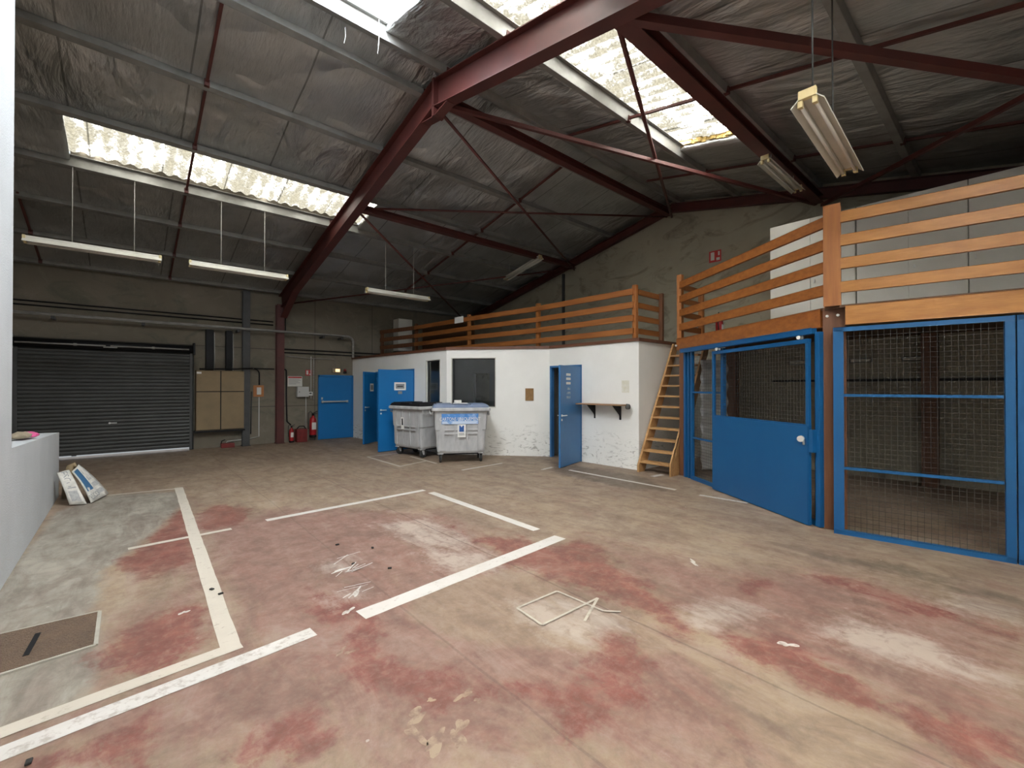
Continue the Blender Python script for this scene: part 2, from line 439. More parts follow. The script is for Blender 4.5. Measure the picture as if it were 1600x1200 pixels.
def concrete_mat(name, c1, c2, stain, panel=None):
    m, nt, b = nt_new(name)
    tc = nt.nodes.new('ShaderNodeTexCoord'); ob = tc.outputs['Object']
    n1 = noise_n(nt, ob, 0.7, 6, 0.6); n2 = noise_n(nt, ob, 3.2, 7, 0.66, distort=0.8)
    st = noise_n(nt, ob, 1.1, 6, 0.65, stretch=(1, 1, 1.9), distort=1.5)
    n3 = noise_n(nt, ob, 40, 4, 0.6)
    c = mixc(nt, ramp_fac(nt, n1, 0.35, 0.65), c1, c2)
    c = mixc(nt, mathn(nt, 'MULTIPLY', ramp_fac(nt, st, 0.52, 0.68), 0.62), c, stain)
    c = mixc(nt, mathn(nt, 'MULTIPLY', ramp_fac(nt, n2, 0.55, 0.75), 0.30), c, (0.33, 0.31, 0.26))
    if panel:       # thin form-board joints
        s = sepxyz(nt, ob)
        for k, pos in panel:
            d = mathn(nt, 'ABSOLUTE', mathn(nt, 'SUBTRACT', s[k], pos))
            c = mixc(nt, mathn(nt, 'MULTIPLY', mathn(nt, 'LESS_THAN', d, 0.012), 0.6), c, (0.05, 0.047, 0.04))
    nt.links.new(c, b.inputs['Base Color']); b.inputs['Roughness'].default_value = 0.9
    b.inputs['Specular IOR Level'].default_value = 0.2
    bump_n(nt, b, n3, 0.2, 0.01)
    return m
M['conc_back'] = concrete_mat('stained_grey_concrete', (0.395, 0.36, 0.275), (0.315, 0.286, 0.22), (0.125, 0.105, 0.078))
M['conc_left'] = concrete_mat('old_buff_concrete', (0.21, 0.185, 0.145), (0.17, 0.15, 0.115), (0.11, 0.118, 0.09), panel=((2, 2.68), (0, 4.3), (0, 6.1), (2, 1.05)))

def foil_mat():
    m, nt, b = nt_new('dusty_foil_insulation')
    tc = nt.nodes.new('ShaderNodeTexCoord'); ob = tc.outputs['Object']
    n1 = noise_n(nt, ob, 1.2, 5, 0.6)
    wr = noise_n(nt, ob, 1.5, 5, 0.5, stretch=(2.0, 0.7, 1.0), distort=0.5)
    wr2 = noise_n(nt, ob, 9.0, 4, 0.5, stretch=(2.6, 0.5, 1.0))
    c = mixc(nt, ramp_fac(nt, n1, 0.35, 0.65), (0.56, 0.57, 0.565), (0.42, 0.43, 0.425))
    s = sepxyz(nt, ob)
    # taped seams every 1.25 m across the slope
    fr = mathn(nt, 'ABSOLUTE', mathn(nt, 'SUBTRACT', mathn(nt, 'FRACT', mathn(nt, 'MULTIPLY', s[0], 0.8)), 0.5))
    c = mixc(nt, mathn(nt, 'MULTIPLY', mathn(nt, 'LESS_THAN', fr, 0.009), 0.6), c, (0.06, 0.058, 0.05))
    nt.links.new(c, b.inputs['Base Color'])
    b.inputs['Metallic'].default_value = 0.75; b.inputs['Roughness'].default_value = 0.38
    msk = ramp_fac(nt, noise_n(nt, ob, 0.55, 3, 0.5), 0.42, 0.60)
    wr = mathn(nt, 'MULTIPLY', wr, mathn(nt, 'ADD', mathn(nt, 'MULTIPLY', msk, 1.4), 0.25))
    bump_n(nt, b, mathn(nt, 'ADD', wr, mathn(nt, 'MULTIPLY', wr2, 0.12)), 0.95, 0.13)
    return m
M['foil'] = foil_mat()

def skylight_mat(k=1.0, warm=(0.97, 0.965, 0.93)):
    """daylight coming through dirty fibre-glass roof sheet"""
    m = bpy.data.materials.new('daylit_fibreglass_sheet'); m.use_nodes = True
    nt = m.node_tree; nt.nodes.clear()
    out = nt.nodes.new('ShaderNodeOutputMaterial'); em = nt.nodes.new('ShaderNodeEmission')
    nt.links.new(em.outputs[0], out.inputs[0])
    tc = nt.nodes.new('ShaderNodeTexCoord'); ob = tc.outputs['Object']
    n1 = noise_n(nt, ob, 2.2, 4, 0.6); n2 = noise_n(nt, ob, 10, 8, 0.78, stretch=(1.0, 0.6, 1)); n3 = noise_n(nt, ob, 30, 6, 0.75)
    d = mathn(nt, 'ADD', mathn(nt, 'MULTIPLY', n1, 0.85), mathn(nt, 'ADD', mathn(nt, 'MULTIPLY', n2, 0.75), mathn(nt, 'MULTIPLY', n3, 0.4)))
    s = sepxyz(nt, ob)
    wv = mathn(nt, 'SINE', mathn(nt, 'MULTIPLY', s[0], 2 * math.pi / 0.2))
    d = mathn(nt, 'ADD', d, mathn(nt, 'MULTIPLY', wv, 0.07))
    f = ramp_fac(nt, d, 0.84, 1.22)
    f2 = mathn(nt, 'MULTIPLY', mathn(nt, 'POWER', f, 6.5), SKYLIGHT * k * 2.6)
    gr = mathn(nt, 'MULTIPLY', ramp_fac(nt, n3, 0.32, 0.62), 0.26)
    tot = mathn(nt, 'ADD', mathn(nt, 'ADD', f2, gr), 0.22)
    # lap joints between sheets
    fr = mathn(nt, 'ABSOLUTE', mathn(nt, 'SUBTRACT', mathn(nt, 'FRACT', mathn(nt, 'MULTIPLY', s[0], 1 / 0.92)), 0.5))
    lap = mathn(nt, 'SUBTRACT', 1.0, mathn(nt, 'MULTIPLY', mathn(nt, 'LESS_THAN', fr, 0.012), 0.6))
    nt.links.new(mathn(nt, 'MULTIPLY', tot, lap), em.inputs['Strength'])
    nt.links.new(mixc(nt, f, (0.90, 0.83, 0.62), warm), em.inputs['Color'])
    return m
M['sky_sheet'] = skylight_mat()
M['sky_sheet_boosted'] = skylight_mat(2.5, (1.0, 0.985, 0.945))  # boosted glow for the added skylight behind the viewer
M['sky_sheet_dim'] = skylight_mat(0.35, (0.97, 0.95, 0.88))

def vent_mat():
    m = bpy.data.materials.new('open_sky_through_vent'); m.use_nodes = True
    nt = m.node_tree; nt.nodes.clear()
    out = nt.nodes.new('ShaderNodeOutputMaterial'); em = nt.nodes.new('ShaderNodeEmission')
    nt.links.new(em.outputs[0], out.inputs[0])
    em.inputs['Color'].default_value = (0.90, 0.95, 1.0, 1); em.inputs['Strength'].default_value = SKYLIGHT
    return m
M['vent_sky'] = vent_mat()

def glass_mat():
    m, nt, b = nt_new('clear_window_glass')
    b.inputs['Base Color'].default_value = (0.85, 0.88, 0.88, 1)
    b.inputs['Transmission Weight'].default_value = 1.0
    b.inputs['Roughness'].default_value = 0.0; b.inputs['IOR'].default_value = 1.5
    return m
M['glass'] = glass_mat()

def grate_mat():
    m, nt, b = nt_new('rusty_chequer_plate')
    tc = nt.nodes.new('ShaderNodeTexCoord'); ob = tc.outputs['Object']
    n = noise_n(nt, ob, 5, 6, 0.65)
    c = mixc(nt, ramp_fac(nt, n, 0.35, 0.65), (0.125, 0.075, 0.046), (0.075, 0.046, 0.030))
    w1 = nt.nodes.new('ShaderNodeTexWave'); w1.inputs['Scale'].default_value = 17; w1.inputs['Distortion'].default_value = 3.0
    w1.bands_direction = 'Y'; w1.inputs['Detail Scale'].default_value = 6
    nt.links.new(ob, w1.inputs['Vector'])
    c = mixc(nt, mathn(nt, 'MULTIPLY', ramp_fac(nt, w1.outputs['Fac'], 0.4, 0.8), 0.45), c, (0.24, 0.17, 0.115))
    nt.links.new(c, b.inputs['Base Color']); b.inputs['Roughness'].default_value = 0.55; b.inputs['Metallic'].default_value = 0.3
    bump_n(nt, b, w1.outputs['Fac'], 0.6, 0.01)
    return m
M['grate'] = grate_mat()
M['shutter'] = mat('dark_steel_slats', (0.070, 0.072, 0.070), (0.050, 0.052, 0.051), rough=0.5, scale=2.0, metal=0.2)

# ------------------------------------------------------------------ the building
YR, T = 5.5, 0.212                    # ridge line, roof pitch
def z_top(y): return 6.02 - T * abs(y - YR)      # top of rafters = underside of purlins
def z_foil(y): return 6.20 - T * abs(y - YR)     # underside of the insulation
YL, YRT, XG, XF = 14.0, -3.0, 10.0, -5.0         # eaves walls, gable, rear wall

WEAR = {
  'red': [
   [(2.86,4.70),(2.81,3.79),(3.07,3.62),(3.25,3.04),(3.59,3.04),(3.63,2.82),(3.35,2.42),(3.23,2.08),(2.93,1.64),(2.87,1.36),(2.72,1.33),(2.68,1.53),(2.75,1.78),(2.75,2.15),(2.67,2.57),(2.63,3.01),(2.72,3.50),(2.76,4.26)],
   [(2.76,1.31),(2.96,1.28),(3.12,1.14),(3.14,0.89),(3.06,0.64),(2.97,0.40),(3.00,0.29),(3.07,0.15),(3.11,-0.01),(2.85,-0.01),(2.68,0.13),(2.77,0.21),(2.74,0.26),(2.90,0.39),(2.74,0.53),(2.75,0.67),(2.80,0.86),(2.74,1.01)],
   [(4.31,1.27),(4.51,1.04),(4.57,0.86),(4.53,0.63),(4.43,0.31),(4.40,-0.02),(4.29,-0.02),(4.30,0.30),(4.16,0.51),(4.20,0.66),(4.34,0.88)],
   [(2.39,1.78),(2.47,1.66),(2.26,1.37),(2.06,1.37),(1.88,1.40),(1.86,1.51),(1.88,1.59),(2.13,1.68)],
   [(1.15,3.08),(1.33,3.10),(1.32,2.82),(1.21,2.67),(1.18,2.35),(1.30,2.14),(1.50,1.93),(1.70,1.68),(1.84,1.49),(1.73,1.40),(1.64,1.54),(1.52,1.74),(1.35,1.85),(1.16,1.85),(1.08,2.03),(1.00,2.29),(0.94,2.49),(1.04,2.82)],
   [(0.76,2.37),(0.61,2.38),(0.46,2.35),(0.32,2.20),(0.62,1.94),(0.72,2.07)],
   [(-0.13,3.66),(0.02,3.86),(0.22,4.01),(0.45,4.00),(0.44,3.48),(0.42,3.27),(0.15,3.21),(-0.01,3.14),(-0.09,3.31)],
   [(-0.09,5.23),(0.07,5.70),(0.23,6.10),(0.38,6.66),(0.58,7.43),(0.54,5.29),(0.46,4.94),(0.18,4.82)],
   [(1.68,1.45),(1.94,1.40),(2.21,1.38),(2.00,1.29),(1.75,1.34),(1.45,1.25),(1.37,1.28),(1.33,1.32),(1.49,1.35)],
   [(0.61,6.63),(0.94,7.11),(1.28,6.73),(1.05,6.07),(0.72,5.90),(0.56,6.04)],
   [(3.73,1.49),(4.03,1.38),(3.99,1.29),(3.67,1.39)],
   [(1.09,3.71),(1.28,3.41),(1.24,3.06),(1.04,3.01),(1.00,3.27)],
   [(-0.28,2.76),(-0.07,2.77),(0.13,2.75),(0.05,2.43),(-0.27,2.71)],
  ],
  'rose': [
   [(0.56,6.04),(1.48,6.43),(2.31,5.71),(3.05,4.86),(2.99,3.63),(2.55,2.92),(2.61,2.24),(2.71,1.46),(2.66,1.31),(2.67,1.05),(2.40,0.88),(2.14,0.61),(-0.39,2.82),(-0.42,3.02),(0.55,3.15),(0.47,4.57)],
   [(-0.11,5.25),(0.23,6.05),(0.61,7.85),(0.55,4.50),(0.45,3.24),(-0.11,3.20),(-0.13,3.75),(0.43,4.61)],
   [(-0.66,8.10),(-0.30,8.19),(-0.21,7.34),(-0.44,6.63)],
   [(4.03,1.63),(4.67,1.08),(4.51,-0.02),(2.85,-0.01),(2.44,0.34),(2.93,0.54),(2.83,1.35),(3.77,3.23),(3.80,2.44)],
  ],
  'pale': [
   [(2.19,2.47),(2.54,2.38),(2.60,2.05),(2.64,1.78),(2.50,1.68),(2.27,1.74),(2.10,1.71),(2.09,1.77),(2.00,1.98),(2.05,2.24)],
   [(3.27,1.60),(3.51,1.42),(3.51,1.14),(3.28,1.16),(2.96,1.28),(2.81,1.42),(2.93,1.58)],
   [(3.45,0.91),(3.85,0.78),(3.90,0.42),(3.70,0.23),(3.72,-0.01),(3.58,-0.01),(3.47,0.12),(3.42,0.24),(3.34,0.47),(3.29,0.67)],
   [(4.51,0.52),(4.83,0.30),(4.90,-0.02),(4.57,-0.02),(4.49,0.28)],
   [(1.20,4.20),(1.59,4.16),(1.54,3.81),(1.24,3.90)],
   [(1.17,3.50),(1.46,3.47),(1.44,3.34),(1.17,3.30)],
   [(2.10,3.93),(2.67,3.43),(2.51,2.96),(2.06,3.18)],
   [(2.15,4.95),(2.73,4.78),(2.79,3.81),(2.57,3.51),(2.18,4.09)],
  ],
  'pad': [
   [(-0.80,4.84),(-0.66,8.10),(-0.22,8.82),(0.58,8.49),(0.57,7.43),(0.20,6.20),(-0.15,5.20),(-0.15,4.28),(-0.10,3.47),(-0.15,3.17),(-0.52,3.15)],
  ],
  'khaki': [
   [(2.28,2.46),(2.54,2.38),(2.60,1.99),(2.62,1.76),(2.47,1.71),(2.23,1.92),(2.08,2.06)],
   [(2.59,1.33),(2.66,1.23),(2.61,1.02),(2.66,0.62),(2.81,0.35),(2.54,0.26),(2.10,0.65),(2.28,0.93)],
   [(1.70,3.18),(2.55,2.92),(2.60,1.88),(2.66,1.31),(2.28,1.47),(1.80,2.06),(1.54,2.38),(1.51,2.82)],
  ],
  'dark': [
   [(5.03,1.37),(5.27,0.73),(5.24,0.32),(4.99,0.38),(4.92,0.77),(4.85,1.27)],
   [(4.92,0.49),(5.13,0.21),(5.17,-0.02),(4.98,-0.02),(4.79,0.37)],
   [(2.45,1.09),(2.42,0.98),(2.33,0.88),(2.47,0.60),(2.36,0.62),(2.26,0.83),(2.32,1.01)],
   [(2.05,0.86),(2.11,0.67),(2.14,0.61),(2.04,0.70),(2.02,0.85)],
   [(6.94,6.68),(6.99,4.36),(6.30,3.39),(5.90,4.02),(5.92,5.69)],
  ],
}
def poly_sd(px, py, poly):
    ins = False; dm = 1e9
    n = len(poly)
    for i in range(n):
        x1, y1 = poly[i]; x2, y2 = poly[(i + 1) % n]
        if (y1 > py) != (y2 > py) and px < (x2 - x1) * (py - y1) / (y2 - y1) + x1: ins = not ins
        dx, dy = x2 - x1, y2 - y1
        L = dx * dx + dy * dy
        t = 0 if L == 0 else max(0, min(1, ((px - x1) * dx + (py - y1) * dy) / L))
        d = (px - x1 - t * dx) ** 2 + (py - y1 - t * dy) ** 2
        if d < dm: dm = d
    dm = math.sqrt(dm)
    return dm if ins else -dm

def make_floor():
    step = 0.07
    x0, x1, y0, y1 = XF, XG, YRT, YL
    xs = [x0 + i * (x1 - x0) / 60 for i in range(0, 16)]
    xs = [x0] + [-1.0 + i * step for i in range(int((7.6 + 1.0) / step) + 1)] + [x1]
    ys = [y0] + [-0.4 + i * step for i in range(int((11.2 + 0.4) / step) + 1)] + [y1 + 0.25]
    verts = [(x, y, 0.0) for y in ys for x in xs]
    nx = len(xs)
    faces = [(j * nx + i, j * nx + i + 1, (j + 1) * nx + i + 1, (j + 1) * nx + i) for j in range(len(ys) - 1) for i in range(nx - 1)]
    me = bpy.data.meshes.new('floor'); me.from_pydata(verts, [], faces); me.update()
    boxes = {k: [(min(p[0] for p in q) - .4, max(p[0] for p in q) + .4, min(p[1] for p in q) - .4, max(p[1] for p in q) + .4, q) for q in v] for k, v in WEAR.items()}
    soft = {'red': 0.15, 'rose': 0.35, 'pale': 0.16, 'pad': 0.12, 'khaki': 0.10, 'dark': 0.16}
    def val(k, x, y):
        best = 0.0
        for (a, b_, c, d, q) in boxes[k]:
            if a < x < b_ and c < y < d:
                sd = poly_sd(x, y, q)
                v = max(0.0, min(1.0, 0.5 + 0.5 * sd / soft[k]))
                if v > best: best = v
        return best
    a1 = me.color_attributes.new('wear', 'FLOAT_COLOR', 'POINT'); a2 = me.color_attributes.new('wear2', 'FLOAT_COLOR', 'POINT')
    d1, d2 = [], []
    for (x, y, z) in verts:
        d1 += [val('red', x, y), val('rose', x, y), val('pale', x, y), 1.0]
        d2 += [val('pad', x, y), val('dark', x, y), val('khaki', x, y), 1.0]
    a1.data.foreach_set('color', d1); a2.data.foreach_set('color', d2)
    o = link('floor', me, M['floor'])
    return tag(o, 'worn concrete floor with patches of faded red paint', 'floor', kind='structure')
FLOOR = make_floor()

def struct(name, mb, m, label, cat='wall'):
    return tag(mb.build(name, m), label, cat, kind='structure')

# exterior yard seen through the gap under the shutter
struct('ground_outside', MB().box(-6, 11, 14.26, 24, -0.3, -0.005).box(-9, 9, -12, -3.22, -.3, -.005), M['outside'], 'bright concrete yard seen under the roller shutter', 'ground')

# long wall with the roller shutter (opening X -1.77..1.25, z 0..2.52)
mb = MB()
mb.box(XF, -1.77, 14.0, 14.22, 0, 4.42); mb.box(1.25, XG, 14.0, 14.22, 0, 4.42); mb.box(-1.77, 1.25, 14.0, 14.22, 2.52, 4.42)
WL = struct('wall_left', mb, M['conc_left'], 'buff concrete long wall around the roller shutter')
# gable wall
def gable(x, name, m, label):
    prof = [(x, YRT - .2, 0), (x, 14.22, 0), (x, 14.22, z_foil(14.22)), (x, YR, z_foil(YR)), (x, YRT - .2, z_foil(YRT - .2))]
    return struct(name, MB().prism(prof, (0.2, 0, 0)), m, label)
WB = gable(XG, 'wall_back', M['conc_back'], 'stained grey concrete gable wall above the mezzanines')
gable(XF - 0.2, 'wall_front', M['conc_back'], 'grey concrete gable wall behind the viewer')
mb = MB(); mb.box(XF, -2.6, YRT - .2, YRT, 0, 4.42); mb.box(3.0, XG, YRT - .2, YRT, 0, 4.42); mb.box(-2.6, 3.0, YRT - .2, YRT, 3.62, 4.42)  # the doorway opening is added, out of view, to let in more light
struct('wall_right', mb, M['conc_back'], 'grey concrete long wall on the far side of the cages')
# near white wall: full height up to Y 5.69, then a low parapet
prof = [(-0.74, 0.6, 0), (-0.74, 9.28, 0), (-0.74, 9.28, 0.935), (-0.74, 5.69, 1.075), (-0.74, 5.69, z_foil(5.69) - 0.02), (-0.74, 5.5, z_foil(5.5) - 0.02), (-0.74, 0.6, z_foil(0.6) - 0.02)]
NEARW = struct('wall_near', MB().prism(prof, (-0.27, 0, 0)), M['near_wall'], 'rough white rendered wall stepping down to a low parapet')

# roof: foil-faced insulation with openings
HOLES = [(-2.6, 4.6, -1.60, -0.42), (-0.69, 3.95, 8.62, 9.90), (-0.69, 7.35, 2.62, 4.06), (0.45, 2.42, 4.28, 5.32)]  # first opening is for the added, unseen skylight
def make_ceiling():
    xs = sorted(set([round(XF + i * 0.25, 3) for i in range(61)] + [h[0] for h in HOLES] + [h[1] for h in HOLES]))
    ys = sorted(set([round(-3.2 + i * 0.115, 3) for i in range(152)] + [h[2] for h in HOLES] + [h[3] for h in HOLES] + [YR]))
    ys = [y for y in ys if y <= 14.22]
    bm = bmesh.new(); grid = {}
    def zz(x, y):
        d = abs(y - YR)
        ph = ((d - 0.3) / 1.38) % 1.0
        sag = 0.035 * math.sin(math.pi * ph) if d > 0.3 else 0
        nv = mnoise.noise(Vector((x * 1.3, y * 0.9, 3.1))) * 0.03 + mnoise.noise(Vector((x * 4.5, y * 1.6, 9.1))) * 0.012
        return z_foil(y) - sag * (0.6 + mnoise.noise(Vector((x * 0.8, y * 0.6, 7.7)))) + nv * (0.3 + math.sin(math.pi * ph))
    for i, x in enumerate(xs):
        for j, y in enumerate(ys):
            grid[i, j] = bm.verts.new((x, y, zz(x, y)))
    for i in range(len(xs) - 1):
        for j in range(len(ys) - 1):
            cx, cy = (xs[i] + xs[i + 1]) / 2, (ys[j] + ys[j + 1]) / 2
            if any(h[0] < cx < h[1] and h[2] < cy < h[3] for h in HOLES): continue
            f = bm.faces.new((grid[i, j], grid[i, j + 1], grid[i + 1, j + 1], grid[i + 1, j])); f.smooth = True
    for v in list(bm.verts):
        if not v.link_faces: bm.verts.remove(v)
    me = bpy.data.meshes.new('ceiling'); bm.to_mesh(me); bm.free()
    o = link('ceiling', me, M['foil'])
    so = o.modifiers.new('thickness', 'SOLIDIFY'); so.thickness = 0.075; so.offset = 1.0
    return tag(o, 'sagging silver foil insulation lining the pitched roof', 'ceiling', kind='structure')
CEIL = make_ceiling()

def corrugated(name, x0, x1, y0, y1, m, label, lift=0.105, pitch=0.2, amp=0.024):
    n = int((x1 - x0) / pitch * 8)
    ysl = [y0, (y0 + y1) / 2, y1]
    verts = []; faces = []
    for j, y in enumerate(ysl):
        for i in range(n + 1):
            x = x0 + (x1 - x0) * i / n
            verts.append((x, y, z_foil(y) + lift + amp * math.sin(2 * math.pi * x / pitch)))
    for j in range(2):
        for i in range(n):
            a = j * (n + 1) + i
            faces.append((a, a + n + 1, a + n + 2, a + 1))
    me = bpy.data.meshes.new(name); me.from_pydata(verts, [], faces); me.update()
    for p in me.polygons: p.use_smooth = True
    o = link(name, me, m)
    return tag(o, label, 'skylight', kind='structure')
corrugated('window_1', -0.85, 4.05, 8.50, 9.93, M['sky_sheet_dim'], 'long corrugated translucent skylight above the hanging white lights')
corrugated('window_2', -0.85, 7.5, 2.50, 4.10, M['sky_sheet'], 'wide corrugated translucent skylight right of the ridge')
o = struct('window_3', MB().prism([(0.3, 4.1, z_foil(4.1) + .16), (2.55, 4.1, z_foil(4.1) + .16), (2.55, 5.4, z_foil(5.4) + .16), (0.3, 5.4, z_foil(5.4) + .16)], (0, 0, 0.02)), M['vent_sky'], 'small bright roof opening beside the ridge', 'skylight')
corrugated('added_skylight', -2.75, 4.75, -1.70, -0.33, M['sky_sheet_boosted'], 'unseen corrugated skylight behind the viewer, added for extra light')  # added out of view to brighten the cages and right-hand floor
# ragged glass-wool lips of the openings
def wool(name_label, p, q, n, seed):
    rnd = random.Random(seed)
    mb = MB(); p, q = V3(p), V3(q)
    for i in range(n):
        a = p.lerp(q, i / n); b = p.lerp(q, (i + 1.15) / n)
        j = Vector((rnd.uniform(-.012, .012), rnd.uniform(-.012, .012), rnd.uniform(-.018, .014)))
        mb.bar(a + j, b + j, rnd.uniform(.03, .07), rnd.uniform(.05, .10), bev=0.012)
    o = mb.build('insulation_edge', M['wool'], CEIL); o['label'] = name_label
    return o
wool('torn yellow glass-wool edge at the end of the wide skylight', (7.37, 2.66, z_foil(2.66) + .03), (7.37, 4.02, z_foil(4.02) + .03), 16, 1)
def curb(x0, x1, y, m, top=.17, label='upstand between the insulation and the roof sheet'):
    o = MB().box(x0, x1, y - .006, y + .006, z_foil(y) - .02, z_foil(y) + top).build('skylight_curb', M[m], CEIL); o['label'] = label
M['curb'] = mat('weathered_upstand', (.17, .15, .12), (.10, .085, .065), rough=.8, scale=9)
curb(-.69, 3.95, 9.905, 'curb'); curb(-.69, 3.95, 8.615, 'curb'); curb(-.69, 7.35, 4.065, 'curb'); curb(-.69, 7.35, 2.615, 'curb')
M['flash'] = mat('bright_zinc_flashing', (.55, .60, .66), rough=.4, metal=.5)
curb(.45, 2.42, 5.325, 'flash', .06, 'bright zinc flashing of the roof opening')
o = MB().box(2.415, 2.43, 4.28, 5.32, z_foil(4.8) + .10, z_foil(4.8) + .25).build('skylight_curb', M['flash'], CEIL)

# ------------------------------------------------------------------ steelwork
def ibeam(mb, p, q, h, bf, tf=0.012, tw=0.010, up=(0, 0, 1)):
    p, q = V3(p), V3(q); d = (q - p).normalized(); u = Vector(up); x = d.cross(u).normalized(); u = x.cross(d).normalized()
    mb.bar(p + u * (h / 2 - tf / 2), q + u * (h / 2 - tf / 2), bf, tf, up)
    mb.bar(p - u * (h / 2 - tf / 2), q - u * (h / 2 - tf / 2), bf, tf, up)
    mb.bar(p, q, tw, h - 2 * tf, up)
    return mb

FX = 3.375
def rafter_mid(y, h): return z_top(y) - h / 2 / math.cos(math.atan(T))
def rafter(x, y0, y1, h, bf, label, haunch=True):
    t = thing('steel_rafter', label, 'rafter', (x, y0, rafter_mid(y0, h)), group='red steel roof rafters')
    o = Vector(t.location)
    mb = MB()
    ibeam(mb, Vector((x, y0, rafter_mid(y0, h))) - o, Vector((x, y1, rafter_mid(y1, h))) - o, h, bf)
    mb.build('beam', M['red_steel'], t)
    s = 1 if y1 > y0 else -1
    if haunch:
        g = MB()
        # apex end plate with stiffeners and a stub haunch
        g.box(-bf / 2, bf / 2, 0.002 * s, 0.026 * s, -h / 2 - 0.14, h / 2 + 0.02)
        zb = -h / 2
        g.prism([(-0.006, 0.026 * s, zb - 0.13), (-0.006, 0.026 * s, zb + 0.02), (-0.006, 0.34 * s, zb - T * 0.34)], (0.012, 0, 0))
        g.bar((0, 0.02 * s, zb - 0.13), (0, 0.34 * s, zb - T * 0.34 - 0.004), bf * 0.8, 0.010)
        g.build('apex_plate', M['red_steel'], t)
        e = MB()
        ya = (y1 - y0) - s * 1.35; yb = (y1 - y0) - s * 0.16
        za, zb2 = -h / 2 - T * abs(ya), -h / 2 - T * abs(yb)
        e.prism([(-0.006, ya, za), (-0.006, yb, zb2), (-0.006, yb, zb2 - 0.30)], (0.012, 0, 0))
        e.bar((0, ya, za - 0.002), (0, yb, zb2 - 0.30), bf, 0.012)
        e.build('eaves_haunch', M['red_steel'], t)
    return t
rafter(FX, YR, YL - .05, 0.385, 0.17, 'red steel rafter falling from the ridge to the shutter wall column')
rafter(FX, YR, YRT + .05, 0.385, 0.17, 'red steel rafter crossing the wide skylight right of the ridge')
rafter(XG - 0.1, YR, YL - .05, 0.20, 0.12, 'dark red rafter against the gable wall, shutter side of the ridge', False)
rafter(XG - 0.1, YR, YRT + .05, 0.20, 0.12, 'dark red rafter against the gable wall above the white cupboards', False)

def column(x, y, z1, label, m='red_steel', h=0.2, bf=0.17):
    t = thing('steel_column', label, 'column', (x, y, 0))
    mb = MB(); ibeam(mb, (0, 0, 0), (0, 0, z1), h, bf, up=(0, 1, 0)); mb.build('shaft', M[m], t)
    MB().box(-bf / 2 - .02, bf / 2 + .02, -h / 2 - .02, h / 2 + .02, 0, 0.018).build('base_plate', M[m], t)
    return t
column(3.30, 13.86, 3.95, 'red steel column against the shutter wall, left of the fire extinguishers', h=0.2, bf=0.19)
column(2.46, 13.865, 4.22, 'grey steel post beside the tan wall cabinet', 'dark_steel', h=0.16, bf=0.17)

left_y = [5.80, 7.18, 8.56, 9.84, 11.09, 12.47, 13.78]
right_y = [5.20, 3.92, 2.44, 1.06, -0.32, -1.70, -2.85]
ords = ['first', 'second', 'third', 'fourth', 'fifth', 'sixth', 'seventh']
def purlin(y, label, grp):
    s = 1 if y > YR else -1
    t = thing('roof_purlin', label, 'purlin', (0, y, z_top(y)), group=grp)
    ca = math.cos(math.atan(T)); sa = math.sin(math.atan(T)) * s
    n = Vector((0, sa, ca)); d = Vector((0, ca * s, -abs(sa)))    # normal of slope, down slope
    mb = MB()
    a, b = Vector((XF + .02, 0, 0)), Vector((XG - .02, 0, 0))
    mb.bar(a + n * 0.085, b + n * 0.085, 0.008, 0.16, up=n)
    fs = 1 if s > 0 else -1
    mb.bar(a + n * 0.006 + d * 0.045 * fs, b + n * 0.006 + d * 0.045 * fs, 0.095, 0.010, up=n)
    mb.bar(a + n * 0.168 - d * 0.03 * fs, b + n * 0.168 - d * 0.03 * fs, 0.066, 0.010, up=n)
    mb.bar(a + n * 0.026 + d * 0.092 * fs, b + n * 0.026 + d * 0.092 * fs, 0.006, 0.050, up=n)
    mb.build('channel', M['galv'], t)
    c = MB()
    for x in (FX,):
        c.box(x - 0.05, x + 0.05, 0.012 * s, 0.022 * s, 0.0, 0.15)
    c.build('cleat', M['red_steel'], t)
    return t
for i, y in enumerate(left_y):
    purlin(y, f'grey steel purlin, {ords[i]} from the ridge on the shutter side', 'purlins of the shutter side slope')
for i, y in enumerate(right_y):
    purlin(y, f'grey steel purlin, {ords[i]} from the ridge on the cage side', 'purlins of the cage side slope')

# red ties between purlins
def sag(x, ys, label):
    t = MB()
    for a, b in zip(ys, ys[1:]):
        t.bar((x, a, z_top(a) + .05), (x, b, z_top(b) + .05), 0.035, 0.035)
        t.box(x - .03, x + .03, b - .03, b + .03, z_top(b) - .005, z_top(b) + .08)
    return tag(t.build('sag_rod', M['red_steel']), label, 'tie rod', 'red tie rods between the purlins')
sag(0.80, [5.80, 7.18, 8.56, 9.84, 11.09, 12.47, 13.78], 'dark red tie rod between purlins, passing across the long skylight')
sag(-1.40, [11.09, 12.47, 13.78], 'dark red tie rod between purlins above the roller shutter')
sag(6.50, [5.80, 7.18, 8.56, 9.84, 11.09, 12.47], 'dark red tie rod between purlins above the white office')
sag(5.80, [5.20, 3.92, 2.44, 1.06, -0.32, -1.7], 'dark red tie rod between purlins, crossing the end of the wide skylight')
sag(8.36, [5.20, 3.92, 2.44, 1.06, -0.32, -1.7], 'dark red tie rod between purlins above the cage mezzanine')

